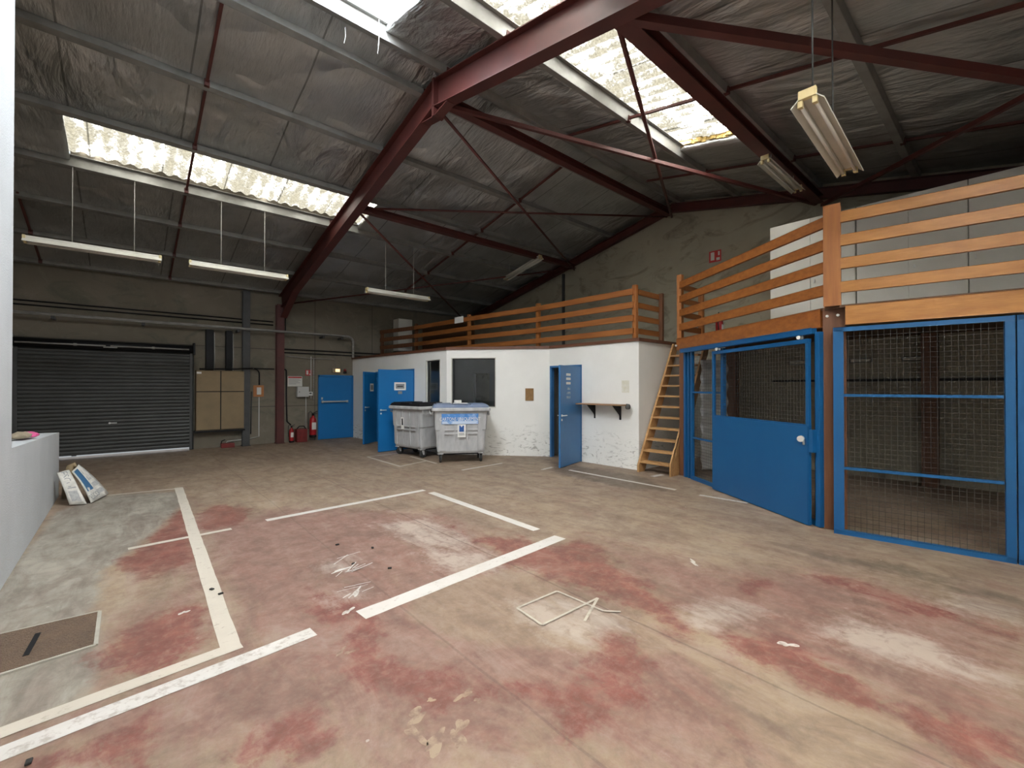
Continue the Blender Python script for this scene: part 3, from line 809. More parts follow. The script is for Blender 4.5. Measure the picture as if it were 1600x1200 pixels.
# longitudinal struts
def strut(y, w, h, zc, label):
    t = thing('roof_strut', label, 'strut', (FX, y, zc), group='red struts between the frames')
    L = XG - 0.1 - FX
    mb = MB(); ibeam(mb, (0.06, 0, 0), (L - .06, 0, 0), h, w, tf=0.014, tw=0.02)
    mb.build('beam', M['red_steel'], t)
    g = MB(); g.box(0.006, 0.07, -w / 2 - .01, w / 2 + .01, -h / 2 - .03, h / 2 + .03, bev=0.004); g.build('end_plate', M['red_steel'], t)
    return t
strut(8.50, 0.13, 0.13, 5.12, 'red steel strut from the frame to the gable, above the white office')
strut(5.50, 0.14, 0.14, 5.79, 'red steel strut running along the ridge to the gable')
strut(2.46, 0.17, 0.15, 5.14, 'red steel strut along the edge of the wide skylight')

def zb(y): return 5.66 - T * abs(y - YR)
NODE_D = 0.02
def rod(a, b, r, label):
    o = MB().tube([a, b], r, 8).build('bracing_rod', M['red_steel'])
    return tag(o, label, 'bracing', 'red cross bracing of the roof')
def flat(a, b, w, label):
    o = MB().bar(a, b, w, w).build('bracing_rod', M['red_steel'])
    return tag(o, label, 'bracing', 'red cross bracing of the roof')
x0, x1 = FX + .09, XG - .16
flat((x0, 5.44, zb(5.5) + .02), (x1, 2.5, zb(2.5) + .05), 0.055, 'red bracing bar from the frame apex down to the gable, under the wide skylight')
rod((x0, 2.5, zb(2.5) + .16), (x1, 5.44, zb(5.5) + .02), 0.028, 'red bracing rod crossing in front of the wide skylight')
rod((x0, 5.56, zb(5.5) - .02), (x1, 8.5, zb(8.5)), 0.024, 'dark bracing rod from the frame apex down towards the office')
rod((x0, 8.5, zb(8.5) + .10), (x1, 5.56, zb(5.5) + .06), 0.022, 'thin red bracing rod rising to the gable apex')
rod((x0, 8.52, zb(8.5)), (x1, 13.8, 4.0), 0.024, 'dark bracing rod falling past the third hanging light to the far eaves')
rod((x0, 13.75, 3.98), (x1, 8.52, zb(8.5) + .05), 0.022, 'thin dark bracing rod just above the shutter wall')
flat((x0, 2.4, zb(2.5) + .02), (x1, -2.85, 4.0), 0.085, 'thick dark red bracing bar crossing above the double tube light')
flat((x0, -2.85, 4.0), (x1, 2.4, zb(2.5)), 0.055, 'dark red bracing bar rising to the gable above the cage mezzanine')

# ------------------------------------------------------------------ hanging fluorescent lights
def make_light(label, loc, rz, wires, group, tilt=0.0, H=.75, wm='strip_white'):
    t = thing('fluorescent_light', label, 'light', loc, rz, group)
    t.rotation_euler = (0, tilt, rz)
    b = MB(); b.box(-H, H, -.035, .035, -.005, .05, bev=.004)
    b.build('housing', M['white_metal'], t)
    r = MB()
    for s in (-1, 1):
        r.prism([(-H, s * .03, .012), (-H, s * .10, -.055), (-H, s * .104, -.050), (-H, s * .03, .020)], (2 * H, 0, 0))
    r.bar((-H, 0, .012), (H, 0, .012), .07, .006)
    r.build('reflector', M['white_metal'], t)
    for s in (-1, 1):
        MB().tube([(-H + .03, s * .045, -.040), (H - .03, s * .045, -.040)], .013, 10).build('tube', M['tube'], t)
    for s in (-1, 1):
        e = MB(); e.box(s * (H - .015) - .018, s * (H - .015) + .018, -.055, .055, -.012, .052, bev=.004)
        for k in (-1, 1): e.box(s * (H - .025) - .018, s * (H - .025) + .018, k * .045 - .016, k * .045 + .016, -.060, -.008, bev=.003)
        e.build('end_cap', M['cream'], t)
    for (x, L) in wires:
        MB().tube([(x, 0, .045), (x, 0, .045 + L)], .006, 6).build('hanging_wire', M[wm], t)
    return t
def zr(y): return z_foil(y) - 0.03
G = 'white tube lights hanging in a row'
h1 = z_top(9.86) - 3.845 - .045
make_light('long white tube light hanging in front of the roller shutter', (-.368, 9.86, 3.845), 0, [(-.29, h1), (.46, h1)], G, H=.82)
make_light('long white tube light hanging above the tan wall cabinet', (1.665, 9.86, 3.85), 0, [(-.33, h1), (.40, h1)], G, H=.82)
make_light('long white tube light hanging beyond the red frame, above the bins', (4.975, 9.86, 3.845), 0, [(-.35, h1), (.39, h1)], G, H=.82)
h2 = zr(1.0) - 3.66 - .05
make_light('large white twin tube light hanging over the cage mezzanine, showing its tubes', (4.375, 1.0, 3.66), math.radians(2.3), [(-.60, h2), (.05, h2)], 'twin tube lights on the cage side', H=.76, wm='dark_steel')
make_light('small white twin tube light under the red strut near the gable', (7.72, 2.40, 4.92), 0.0, [(-.5, .10), (.5, .10)], 'twin tube lights on the cage side')
lt = make_light('white twin tube light lying along the dark roof slope above the office mezzanine', (8.33, 9.1, 4.93), math.radians(90), [(-.5, .32), (.5, .32)], 'twin tube lights on the cage side')
lt.rotation_euler = (0, math.atan(T), math.radians(90))

# ------------------------------------------------------------------ shutter wall fittings
YW = 14.0
def shutter():
    t = thing('roller_shutter', 'dark steel roller shutter closed to a bright gap', 'shutter', (-0.26, 13.97, 0))
    prof = []
    z = 0.075; pitch = 0.0855
    while z < 2.47:
        prof += [(0.0, z), (-0.006, z + pitch * .12), (-0.020, z + pitch * .3), (-0.022, z + pitch * .55), (-0.012, z + pitch * .82), (0.0, z + pitch * .93)]
        z += pitch
    bm = bmesh.new()
    x0_, x1_ = -1.50, 1.50
    ra = [bm.verts.new((x0_, y, zz)) for y, zz in prof]; rb = [bm.verts.new((x1_, y, zz)) for y, zz in prof]
    for k in range(len(prof) - 1): bm.faces.new((ra[k], rb[k], rb[k + 1], ra[k + 1]))
    me = bpy.data.meshes.new('curtain'); bm.to_mesh(me); bm.free()
    o = link('curtain', me, M['shutter'], t)
    so = o.modifiers.new('thickness', 'SOLIDIFY'); so.thickness = .006; so.offset = 1
    b = MB(); b.box(-1.5, -.66, -.02, .012, .062, .10); b.box(-.66, -.58, -.02, .012, .045, .10); b.box(-.58, 1.5, -.02, .012, .062, .10); b.build('bottom_bar', M['dark_steel'], t)
    for s in (-1, 1):
        g = MB(); g.box(s * 1.52 - .04, s * 1.52 + .04, -.05, -.030, 0, 2.5); g.box(s * 1.555 - .012, s * 1.555 + .012, -.05, .02, 0, 2.5)
        g.build('guide_rail', M['dark_steel'], t)
    MB().tube([(-1.58, -.10, 2.56), (1.56, -.10, 2.56)], .10, 18).build('roller_drum', M['black'], t)
    p = MB(); p.tube([(-1.5, -.235, 2.545), (-.1, -.235, 2.545)], .018, 10); p.tube([(-.02, -.235, 2.545), (1.45, -.235, 2.545)], .018, 10)
    p.lathe([(.026, -.03), (.03, -.02), (.03, .02), (.026, .03)], (-.6, -.235, 2.545), 12, 'X'); p.lathe([(.026, -.03), (.03, 0), (.026, .03)], (.75, -.235, 2.545), 12, 'X')
    p.box(-.14, .1, -.27, -.21, 2.50, 2.53, bev=.008)
    p.build('drive_shaft', M['pipe'], t)
    for s in (-1, 1): MB().box(s * 1.56 - .02, s * 1.56 + .02, -.22, .02, 2.42, 2.72, bev=.005).build('drum_bracket', M['black'], t)
    l = MB(); l.box(-.03, .10, -.035, -.018, .75, .77); l.lathe([(.02, -.012), (.022, 0), (.012, .012)], (-.03, -.04, .76), 12, 'Y'); l.build('lock_handle', M['chrome'], t)
    return t
shutter()

def wall_cabinet():
    t = thing('wall_cabinet', 'tan four-door wall cabinet between the shutter and the grey post', 'cabinet', (1.865, 13.995, 0.48))
    b = MB(); b.box(-.53, .53, -.26, 0, 0, 1.55); b.build('body', M['kraft'], t)
    for (x0_, x1_, z0, z1) in ((-.525, -.014, .02, .99), (.010, .525, .02, .99), (-.525, -.014, 1.012, 1.54), (.010, .525, 1.012, 1.54)):
        d = MB().box(x0_, x1_, -.282, -.262, z0, z1, bev=.003).build('door', M['kraft'], t)
    MB().box(-.528, .528, -.2615, -.2602, .005, 1.545).build('gap_shade_plate', M['black'], t)  # black backing plate stands in for the shade between the doors
    MB().box(-.52, -.42, -.2845, -.2825, 1.46, 1.51).build('sticker', M['white'], t)
    MB().box(-.56, .56, -.25, 0, -.05, -.002).build('shelf_bracket', M['black'], t)
    return t
wall_cabinet()
def duct(x0_, x1_, label):
    t = thing('cable_duct', label, 'duct', ((x0_ + x1_) / 2, 13.99, 2.04), group='black ducts above the tan cabinet')
    h = (x1_ - x0_) / 2
    MB().box(-h, h, -.17, 0, 0, 1.06, bev=.012).build('casing', M['black'], t)
    c = MB(); c.tube([(h + .02, -.08, 0.0), (h + .03, -.08, .35), (h + .02, -.08, 1.0)], .012, 8); c.build('cable', M['strip_white'], t)
    return t
duct(1.55, 1.72, 'black vertical duct above the tan cabinet, on its shutter side')
duct(1.99, 2.14, 'black vertical duct above the tan cabinet, on its grey post side')

def pipe(name, pts, r, m, label, cat='pipe', group=None, n=10):
    return tag(MB().tube(pts, r, n).build(name, M[m]), label, cat, group)
def arc(c, r, a0, a1, y, n=6):
    return [(c[0] + r * math.cos(math.radians(a0 + (a1 - a0) * k / n)), y, c[1] + r * math.sin(math.radians(a0 + (a1 - a0) * k / n))) for k in range(n + 1)]
yp = 13.70
o = thing('wall_pipe', 'long grey pipe along the shutter wall bending down by the office', 'pipe', (0, 0, 0))
MB().tube([(-4.9, yp, 3.17), (5.18, yp, 3.17)] + arc((5.18, 3.0), .17, 90, 0, yp) + [(5.35, yp, 2.52)], .034, 12).build('pipe_run', M['pipe'], o)
for x in (-3.2, -1.2, .3, 2.25, 4.45, 5.0):
    MB().bar((x, 13.74, 3.10), (x, 13.995, 3.10), .05, .05).box(x - .03, x + .03, 13.66, 13.74, 3.07, 3.135).build('wall_bracket', M['dark_steel'], o)
pipe('conduit', [(-4.9, 13.97, 3.46), (3.15, 13.97, 3.46)], .016, 'black', 'upper thin dark conduit above the long grey pipe', 'conduit', n=8)
pipe('conduit', [(-4.9, 13.97, 3.37), (3.15, 13.97, 3.37)], .016, 'black', 'lower thin dark conduit just above the long grey pipe', 'conduit', n=8)
pipe('conduit', [(3.42, 13.97, 2.70), (9.9, 13.97, 2.70)], .016, 'black', 'upper thin dark conduit from the red column behind the office roof', 'conduit', n=8)
pipe('conduit', [(3.42, 13.97, 2.60), (9.9, 13.97, 2.60)], .016, 'black', 'lower thin dark conduit from the red column behind the office roof', 'conduit', n=8)
pipe('conduit', [(3.47, 13.97, 3.95), (3.47, 13.97, 3.22)], .014, 'black', 'short dark conduit beside the top of the red column', 'conduit', n=8)
pipe('cable', [(1.4, 13.70, 2.06), (2.2, 13.70, 2.08), (2.36, 13.74, 2.10), (2.58, 13.75, 2.11), (2.66, 13.95, 2.11)] + arc((2.66, 1.97), .14, 90, 0, 13.95) + [(2.80, 13.95, 1.66)], .018, 'black', 'thick black cable from the tan cabinet to the orange box', n=8, cat='cable')
pipe('cable', [(2.58, 13.97, 2.115), (3.18, 13.97, 2.115)], .016, 'black', 'black cable running straight to the red column', n=8, cat='cable')
pipe('cable', [(3.44, 13.96, 2.11)] + arc((3.45, 2.06), .05, 90, 0, 13.96) + [(3.5, 13.96, 1.2), (3.52, 13.96, .60), (3.62, 13.94, .50)], .018, 'black', 'black cable dropping from the red column to the red fire buckets', n=8, cat='cable')
pipe('conduit', [(2.80, 13.975, 1.322), (2.80, 13.975, .22), (2.55, 13.975, .17), (2.05, 13.975, .14), (1.97, 13.94, .02)], .016, 'strip_white', 'pale conduit from the orange box along the foot of the wall', 'conduit', n=8)
pipe('conduit', [(2.62, 13.975, 1.47), (2.60, 13.975, .30)], .015, 'dark_steel', 'dark conduit beside the grey steel post', 'conduit', n=8)
pipe('conduit', [(4.18, 13.975, 2.52), (4.18, 13.975, 1.25)], .014, 'strip_white', 'pale vertical conduit below the extinguisher sign', 'conduit', n=8)
pipe('conduit', [(4.26, 13.975, 2.45), (4.26, 13.975, 1.20)], .012, 'pipe', 'thin grey vertical conduit beside the blue exit door', 'conduit', n=8)
pipe('conduit', [(4.04, 13.975, 1.32), (4.04, 13.975, .30)], .014, 'strip_white', 'pale conduit dropping from the grey electrical box', 'conduit', n=8)
pipe('conduit', [(3.5, 13.95, 2.50), (4.1, 13.95, 2.46), (4.85, 13.95, 2.46), (4.92, 13.95, 2.20)], .010, 'pipe', 'thin grey conduit running to the emergency lamp', 'conduit', n=6)

t = thing('switch_panel', 'orange board with a white switch plate on the shutter wall', 'switch', (2.79, 13.995, 1.33))
MB().box(-.13, .13, -.025, 0, 0, .32, bev=.004).build('board', M['orange'], t)
MB().box(-.05, .06, -.05, -.026, .06, .26, bev=.006).build('switch_plate', M['sign_white'], t)
t = thing('notice_sign', 'white notice with a red header beside the red column', 'sign', (3.74, 13.996, 1.62))
MB().box(-.20, .20, -.008, 0, 0, .30).build('plate', M['sign_white'], t)
MB().box(-.185, .185, -.0095, -.0082, .245, .285).build('header', M['sign_red'], t)
pr = MB()
for k in range(5): pr.box(-.17, -.17 + (.30, .33, .26, .31, .2)[k], -.0095, -.0082, .205 - k * .035, .217 - k * .035)
pr.build('print', M['print_grey'], t)
t = thing('electrical_box', 'pale grey electrical box under the white notice', 'electrical box', (3.93, 13.995, 1.31))
MB().box(-.16, .16, -.14, 0, 0, .30, bev=.008).build('casing', M['box_grey'], t)
MB().box(-.15, .15, -.152, -.141, .01, .29, bev=.004).build('door', M['box_grey'], t)
MB().lathe([(.012, -.018), (.012, 0)], (-.11, -.153, .15), 10, 'Y').build('lock', M['black'], t)
t = thing('thermostat', 'small white control beside the grey electrical box', 'switch', (4.165, 13.995, 1.345))
MB().box(-.06, .06, -.045, 0, 0, .115, bev=.005).build('casing', M['sign_white'], t)
MB().box(-.035, .03, -.047, -.0455, .05, .085).build('display', M['print_black'], t)
def exit_sign(name, label, c, n='Y', s=1.0):
    t = thing(name, label, 'sign', c)
    if n == 'X': t.rotation_euler = (0, 0, math.radians(-90))
    MB().box(-.09 * s, .09 * s, -.006, 0, 0, .17 * s).build('plate', M['sign_red'], t)
    p = MB(); p.box(-.065 * s, -.01 * s, -.0075, -.0062, .03 * s, .15 * s, bev=.0); p.box(.02 * s, .07 * s, -.0075, -.0062, .02 * s, .06 * s); p.box(.045 * s, .07 * s, -.0075, -.0062, .09 * s, .15 * s)
    p.build('pictogram', M['sign_white'], t)
    return t
exit_sign('extinguisher_sign', 'small red and white extinguisher sign beside the blue exit door', (4.12, 13.996, 1.945))
t = thing('emergency_lamp', 'small lit emergency lamp above the blue exit door', 'lamp', (4.93, 13.995, 2.05))
MB().box(-.13, .11, -.06, 0, 0, .13, bev=.008).build('casing', M['beige'], t)
em = bpy.data.materials.new('warm_lamp_glow'); em.use_nodes = True; _b = em.node_tree.nodes['Principled BSDF']
_b.inputs['Base Color'].default_value = (.8, .6, .3, 1); _b.inputs['Emission Color'].default_value = (1, .68, .30, 1); _b.inputs['Emission Strength'].default_value = 0.9
MB().box(-.04, .09, -.085, -.061, .025, .11, bev=.008).build('lamp_lens', em, t)
t = thing('alarm_sounder', 'small dark red alarm sounder above the blue exit door', 'alarm', (5.2, 13.995, 2.03))
MB().box(-.045, .045, -.05, 0, 0, .06, bev=.006).build('base', M['black'], t)
MB().lathe([(.03, .06), (.045, .07), (.045, .12), (.02, .145)], (0, -.03, 0), 14).build('horn', M['red_dull'], t)

# blue exit door in the shutter wall
t = thing('door_1', 'blue steel exit door with a push bar in the shutter wall', 'door', (4.92, 13.995, 0), kind='structure')
f = MB(); f.box(-.535, -.49, -.06, 0, 0, 1.97); f.box(.49, .535, -.06, 0, 0, 1.97); f.box(-.535, .535, -.06, 0, 1.91, 1.97); f.build('door_frame', M['blue_door'], t)
MB().box(-.488, .488, -.045, 0, .012, 1.905, bev=.003).build('door_leaf', M['blue_door'], t)
p = MB(); p.tube([(-.42, -.11, 1.155), (.33, -.11, 1.155)], .022, 10); p.bar((-.42, -.11, 1.155), (-.42, -.045, 1.155), .05, .07); p.bar((.33, -.11, 1.155), (.33, -.045, 1.155), .05, .07)
p.build('push_bar', M['box_grey'], t)
MB().box(-.45, -.40, -.055, -.044, 1.22, 1.29, bev=.005).build('lock', M['chrome'], t)

def extinguisher(label, loc, s=1.0, rz=0.0):
    t = thing('fire_extinguisher', label, 'fire extinguisher', loc, rz, 'red fire extinguishers')
    MB().lathe([(.075 * s, .0), (.082 * s, .02 * s), (.082 * s, .43 * s), (.070 * s, .48 * s), (.030 * s, .52 * s), (.024 * s, .55 * s)], (0, 0, 0), 20).build('cylinder', M['red_gloss'], t)
    MB().box(-.05 * s, .05 * s, -.085 * s, -.072 * s, .20 * s, .38 * s, bev=.002).build('label_plate', M['sign_white'], t)
    MB().lathe([(.078 * s, -.005), (.086 * s, .0), (.086 * s, .06 * s), (.083 * s, .06 * s)], (0, 0, .006), 20).build('base_ring', M['black'], t)
    v = MB(); v.lathe([(.028 * s, .55 * s), (.028 * s, .60 * s)], (0, 0, 0), 12); v.bar((-.02 * s, 0, .60 * s), (.11 * s, 0, .66 * s), .02 * s, .014 * s); v.bar((-.02 * s, 0, .585 * s), (.10 * s, 0, .60 * s), .02 * s, .012 * s)
    v.build('valve', M['black'], t)
    MB().tube([(0, 0, .58 * s), (-.06 * s, -.01, .66 * s), (-.115 * s, -.02, .62 * s), (-.125 * s, -.02, .45 * s), (-.115 * s, -.03, .22 * s)], .010 * s, 8).build('hose', M['rubber'], t)
    return t
extinguisher('red fire extinguisher hung on the wall beside the blue exit door', (4.21, 13.87, .10), 1.18)
extinguisher('red fire extinguisher standing at the foot of the red column', (3.60, 13.80, 0), .78)
extinguisher('red fire extinguisher half hidden between the two open blue doors', (5.36, 11.47, 0), 1.0)
extinguisher('red fire extinguisher hung behind the cage mezzanine railing', (8.80, 3.86, 2.50), 0.86)
t = thing('fire_bucket_crate', 'dark red ribbed crate beside the small extinguisher on the floor', 'crate', (3.86, 13.82, 0))
b = MB(); b.box(-.14, .14, -.13, .13, 0, .38, bev=.012); b.build('body', M['red_dull'], t)
r = MB()
for k in range(4): r.box(-.12 + k * .07, -.09 + k * .07, -.142, -.131, .02, .36, bev=.003)
r.build('rib', M['red_dull'], t)
MB().tube([(-.13, -.06, .385), (-.06, -.06, .46), (.06, -.06, .46), (.13, -.06, .36)], .016, 8).build('handle', M['black'], t)
t = thing('red_case', 'small red case on the floor below the tan cabinet', 'case', (2.03, 13.80, 0))
MB().box(-.15, .15, -.09, .09, 0, .115, bev=.010).build('body', M['red_dull'], t)
MB().tube([(-.14, .0, .11), (-.13, .02, .17), (-.05, .06, .20)], .014, 8).build('handle', M['black'], t)

# ------------------------------------------------------------------ white office block
OFF = [(5.45, 14.0), (5.75, 8.95), (7.35, 7.10), (7.42, 4.79), (10.0, 4.79)]
ZO = 2.484
def seg_piece(mb, p, q, s0, s1, z0, z1, t=0.12, off=0.0):
    p, q = Vector((p[0], p[1], 0)), Vector((q[0], q[1], 0)); u = (q - p).normalized()
    n = Vector((-u.y, u.x, 0))                     # towards the inside of the office
    a = p + u * s0 + n * off; b = p + u * s1 + n * off
    mb.prism([a + Vector((0, 0, z0)), b + Vector((0, 0, z0)), b + Vector((0, 0, z1)), a + Vector((0, 0, z1))], n * t)
def seg_len(i): return (Vector(OFF[i + 1]) - Vector(OFF[i])).length
def seg_pt(i, s, d=0.0, z=0.0):
    p, q = Vector(OFF[i]), Vector(OFF[i + 1]); u = (q - p).normalized(); n = Vector((-u.y, u.x)); v = p + u * s + n * d
    return Vector((v.x, v.y, z))
def s_of_y(i, y): return (y - OFF[i][1]) / ((OFF[i + 1][1] - OFF[i][1]) / seg_len(i))
S0 = dict(d1=(s_of_y(0, 12.44), s_of_y(0, 11.64)), d2=(s_of_y(0, 11.32), s_of_y(0, 10.36)), w1=(s_of_y(0, 9.82), s_of_y(0, 9.22)))
S1 = dict(w2=(0.125, 1.18)); S2 = dict(d3=(0.02, 0.935))
mb = MB()
def wall_run(i, ops):
    s = 0.0; L = seg_len(i)
    for (a, b, z0, z1) in ops:
        seg_piece(mb, OFF[i], OFF[i + 1], s, a, 0, ZO)
        if z0 > 0: seg_piece(mb, OFF[i], OFF[i + 1], a, b, 0, z0)
        seg_piece(mb, OFF[i], OFF[i + 1], a, b, z1, ZO)
        s = b
    seg_piece(mb, OFF[i], OFF[i + 1], s, L, 0, ZO)
wall_run(0, [(*S0['d1'], 0, 2.05), (*S0['d2'], 0, 2.08), (*S0['w1'], 1.13, 2.265)])
wall_run(1, [(*S1['w2'], 1.13, 2.285)])
wall_run(2, [(*S2['d3'], 0, 2.085)])
wall_run(3, [])
OW = struct('wall_office', mb, M['office'], 'white rendered walls of the angled office block')
# inner partition glimpsed through the glass
mb = MB(); mb.box(7.75, 7.83, 10.6, 13.98, 0, 2.44); mb.box(7.75, 7.83, 7.25, 9.85, 0, 2.44); mb.box(7.75, 7.83, 9.85, 10.6, 2.0, 2.44)
struct('wall_inner', mb, M['inner'], 'grey inner partition seen through the office window')
# roof deck of the office with a brown edge board
pts = [(p[0] - (.015 if i < 4 else 0), p[1] - (.0 if i < 3 else .015), ZO) for i, p in enumerate(OFF)]
deck = [Vector((5.43, 14.0, ZO)), Vector((5.735, 8.945, ZO)), Vector((7.335, 7.095, ZO)), Vector((7.405, 4.775, ZO)), Vector((10.0, 4.775, ZO)), Vector((10.0, 14.0, ZO))]
o = struct('slab_office', MB().prism(deck, (0, 0, 0.03)), M['inner'], 'floor of the mezzanine on top of the white office', 'mezzanine floor')
mb = MB()
for a, b in zip(deck, deck[1:5]):
    d = (b - a).normalized()
    mb.bar(a + Vector((0, 0, .033)) - d * .012, b + Vector((0, 0, .033)) + d * .012, .03, .062)
struct('trim_1', mb, M['edge_brown'], 'red-brown edge board along the top of the white office', 'trim')

# doors
def handle_set(parent, x, z, side, y0):
    h = MB()
    for y, s in ((y0[0], -1), (y0[1], 1)):
        h.lathe([(.024, y), (.024, y + s * .010)], (x, 0, z), 14, 'Y')
        h.tube([(x, y, z), (x, y + s * .05, z), (x + side * .03, y + s * .055, z), (x + side * .125, y + s * .055, z)], .011, 8)
        h.lathe([(.022, y), (.022, y + s * .008)], (x, 0, z - .085), 12, 'Y')
    h.build('door_handle', M['chrome'], parent)
def swing_door(name, label, hinge, free, width, z1, m, sign, frame):
    """leaf local frame: x from hinge to free edge, -y is the face seen"""
    d = Vector((free[0] - hinge[0], free[1] - hinge[1])); rz = math.atan2(d.y, d.x)
    t = thing(name, label, 'door', (0, 0, 0), 0, kind='structure')
    i, s0, s1, zt = frame
    fm = MB()
    for a, b in ((s0, s0 + .045), (s1 - .045, s1)): seg_piece(fm, OFF[i], OFF[i + 1], a, b, 0, zt, .10, -.014)
    seg_piece(fm, OFF[i], OFF[i + 1], s0, s1, zt - .045, zt, .10, -.014)
    fm.build('door_frame', m, t)
    lf = MB().box(0.0, width, -.02, .02, .012, z1, bev=.003).build('door_leaf', m, t)
    lf.location = (hinge[0], hinge[1], 0); lf.rotation_euler = (0, 0, rz)
    face = 1  # camera-facing side is local +y when the leaf swings towards the viewer
    handle_set(lf, width - .06, 1.035, -1, (-.02, .02))
    if sign: sign(lf, width)
    hg = MB()
    for z in (.25, 1.0, 1.78): hg.lathe([(.012, z), (.012, z + .09)], (0.0, .022, 0), 10)
    hg.build('hinge', m, lf)
    return t, lf
def sign_plate(lf, w):
    c = w * .40
    for s in (1,):
        MB().box(c - .17, c + .17, .0205, .0235, 1.52, 1.72).build('door_sign', M['white'], lf)
        MB().box(c - .125, c + .125, .0237, .0243, 1.56, 1.68).build('sign_panel', M['print_grey'], lf)
        MB().box(c - .085, c + .085, .0244, .0249, 1.605, 1.63).build('sign_print', M['print_black'], lf)
        MB().box(c - .06, c + .06, .0205, .0225, 1.425, 1.495).build('sticker', M['print_grey'], lf)
def sign_plate_b(lf, w):
    c = w * .40
    MB().box(c - .10, c + .10, .0205, .0235, 1.48, 1.70).build('door_sign', M['sign_white'], lf)
    MB().box(c - .07, c + .07, .0237, .0243, 1.52, 1.66).build('sign_panel', M['print_grey'], lf)
def strips(lf, w):
    for k, z in enumerate((1.83, 1.745, 1.655, 1.545, 1.455, 1.37)):
        ww = (.20, .20, .20, .15, .18, .20)[k]
        c = w - .36
        mb_ = MB().box(c - .10, c - .10 + ww, .0204, .0218, z, z + .048)
        o_ = mb_.build('label_strip', M['sign_white'] if k < 3 else M['print_pale'], lf)
M['print_pale'] = mat('torn_label_residue', (0.30, 0.36, 0.42), (0.12, 0.22, 0.36), rough=0.7, scale=18, lo=.45, hi=.55)
h1p = seg_pt(0, S0['d1'][0] + .045, -.02); h2p = seg_pt(0, S0['d2'][1] - .03, -.025); h3p = seg_pt(2, S2['d3'][1] - .03, -.025)
# leaf hinged at the far jamb needs its sign on the other face, so its local x axis is mirrored by building from the free edge
t1, l1 = swing_door('door_2', 'dark side of a blue door ajar at the far end of the office', (h1p.x, h1p.y), (5.0, 11.98), .72, 2.03, M['blue_door'], sign_plate_b, (0, *S0['d1'], 2.05))
t2, l2 = swing_door('door_3', 'bright blue door standing wide open behind the black-lidded bin', (h2p.x, h2p.y), (4.64, 10.29), 1.0, 2.035, M['blue_door'], sign_plate, (0, *S0['d2'], 2.08))
t3, l3 = swing_door('door_4', 'weathered blue door with white label strips, open beside the wall shelf', (h3p.x, h3p.y), (6.42, 5.93), .97, 2.035, M['blue_pale'], strips, (2, *S2['d3'], 2.085))
t = thing('wall_hose', 'white cord with a black plug hanging inside the half-open doorway', 'cord', (7.62, 7.02, 0))
MB().tube([(0, 0, 1.95), (0.01, 0, 1.5), (0, 0, 1.12)], .012, 8).build('cord', M['white'], t)
MB().box(-.03, .03, -.03, .03, 1.0, 1.13, bev=.008).build('plug', M['black'], t)
MB().box(-.01, .02, -.02, .06, 1.93, 2.2).build('hook', M['black'], t)

# windows
def office_window(name, label, i, s0, s1, z0, z1):
    t = thing(name, label, 'window', (0, 0, 0), kind='structure')
    f = MB(); w_ = .028; o_ = .045
    seg_piece(f, OFF[i], OFF[i + 1], s0, s0 + w_, z0, z1, .05, o_); seg_piece(f, OFF[i], OFF[i + 1], s1 - w_, s1, z0, z1, .05, o_)
    seg_piece(f, OFF[i], OFF[i + 1], s0, s1, z0, z0 + w_, .05, o_); seg_piece(f, OFF[i], OFF[i + 1], s0, s1, z1 - w_, z1, .05, o_)
    f.build('window_frame', M['dark_steel'], t)
    g = MB(); seg_piece(g, OFF[i], OFF[i + 1], s0 + w_ - .004, s1 - w_ + .004, z0 + w_ - .004, z1 - w_ + .004, .006, o_ + .02); g.build('window_glass', M['glass'], t)
    tr = MB()
    for a, b, c, d in ((s0 - .012, s0 + .008, z0 - .012, z1 + .012), (s1 - .008, s1 + .012, z0 - .012, z1 + .012), (s0 - .012, s1 + .012, z0 - .018, z0 + .006), (s0 - .012, s1 + .012, z1 - .006, z1 + .012)):
        seg_piece(tr, OFF[i], OFF[i + 1], a, b, c, d, .03, -.006)
    tr.build('window_trim', M['white_metal'], t)
    return t
office_window('window_4', 'narrow dark office window between the open door and the corner', 0, *S0['w1'], 1.13, 2.265)
office_window('window_5', 'wide dark office window behind the blue-lidded bin', 1, *S1['w2'], 1.13, 2.285)

# plaque and shelf
p0 = seg_pt(1, s_of_y(1, 7.45), -.012)
t = thing('wall_plaque', 'small brown hardboard plaque on the white office wall', 'plaque', (p0.x, p0.y, 1.285), math.atan2(-1.85, 1.60))
MB().box(-.095, .095, -.012, .010, 0, .285, bev=.003).build('board', M['plaque'], t)
t = thing('wall_shelf', 'brown wall shelf on two black brackets beside the open door', 'shelf', (7.40, 5.55, 1.25), 0)
MB().box(-.30, -.02, -.58, .57, -.012, .012, bev=.003).build('board', M['shelf'], t)
for y in (.27, -.36):
    b = MB(); b.box(-.03, .0, y - .014, y + .014, -.30, -.013); b.prism([(-.27, y - .010, -.013), (-.03, y - .010, -.013), (-.03, y - .010, -.24), (-.05, y - .010, -.20)], (0, .020, 0))
    b.build('bracket', M['black'], t)
t = thing('cable_end', 'dark clamp hanging at the end of the wall shelf', 'clamp', (7.30, 4.955, 1.19))
MB().lathe([(.03, -.02), (.05, 0), (.05, .05), (.03, .08)], (0, 0, 0), 12).build('body', M['dark_steel'], t)
MB().bar((0, 0, .06), (.02, .04, .075), .03, .02).build('jaw', M['black'], t)
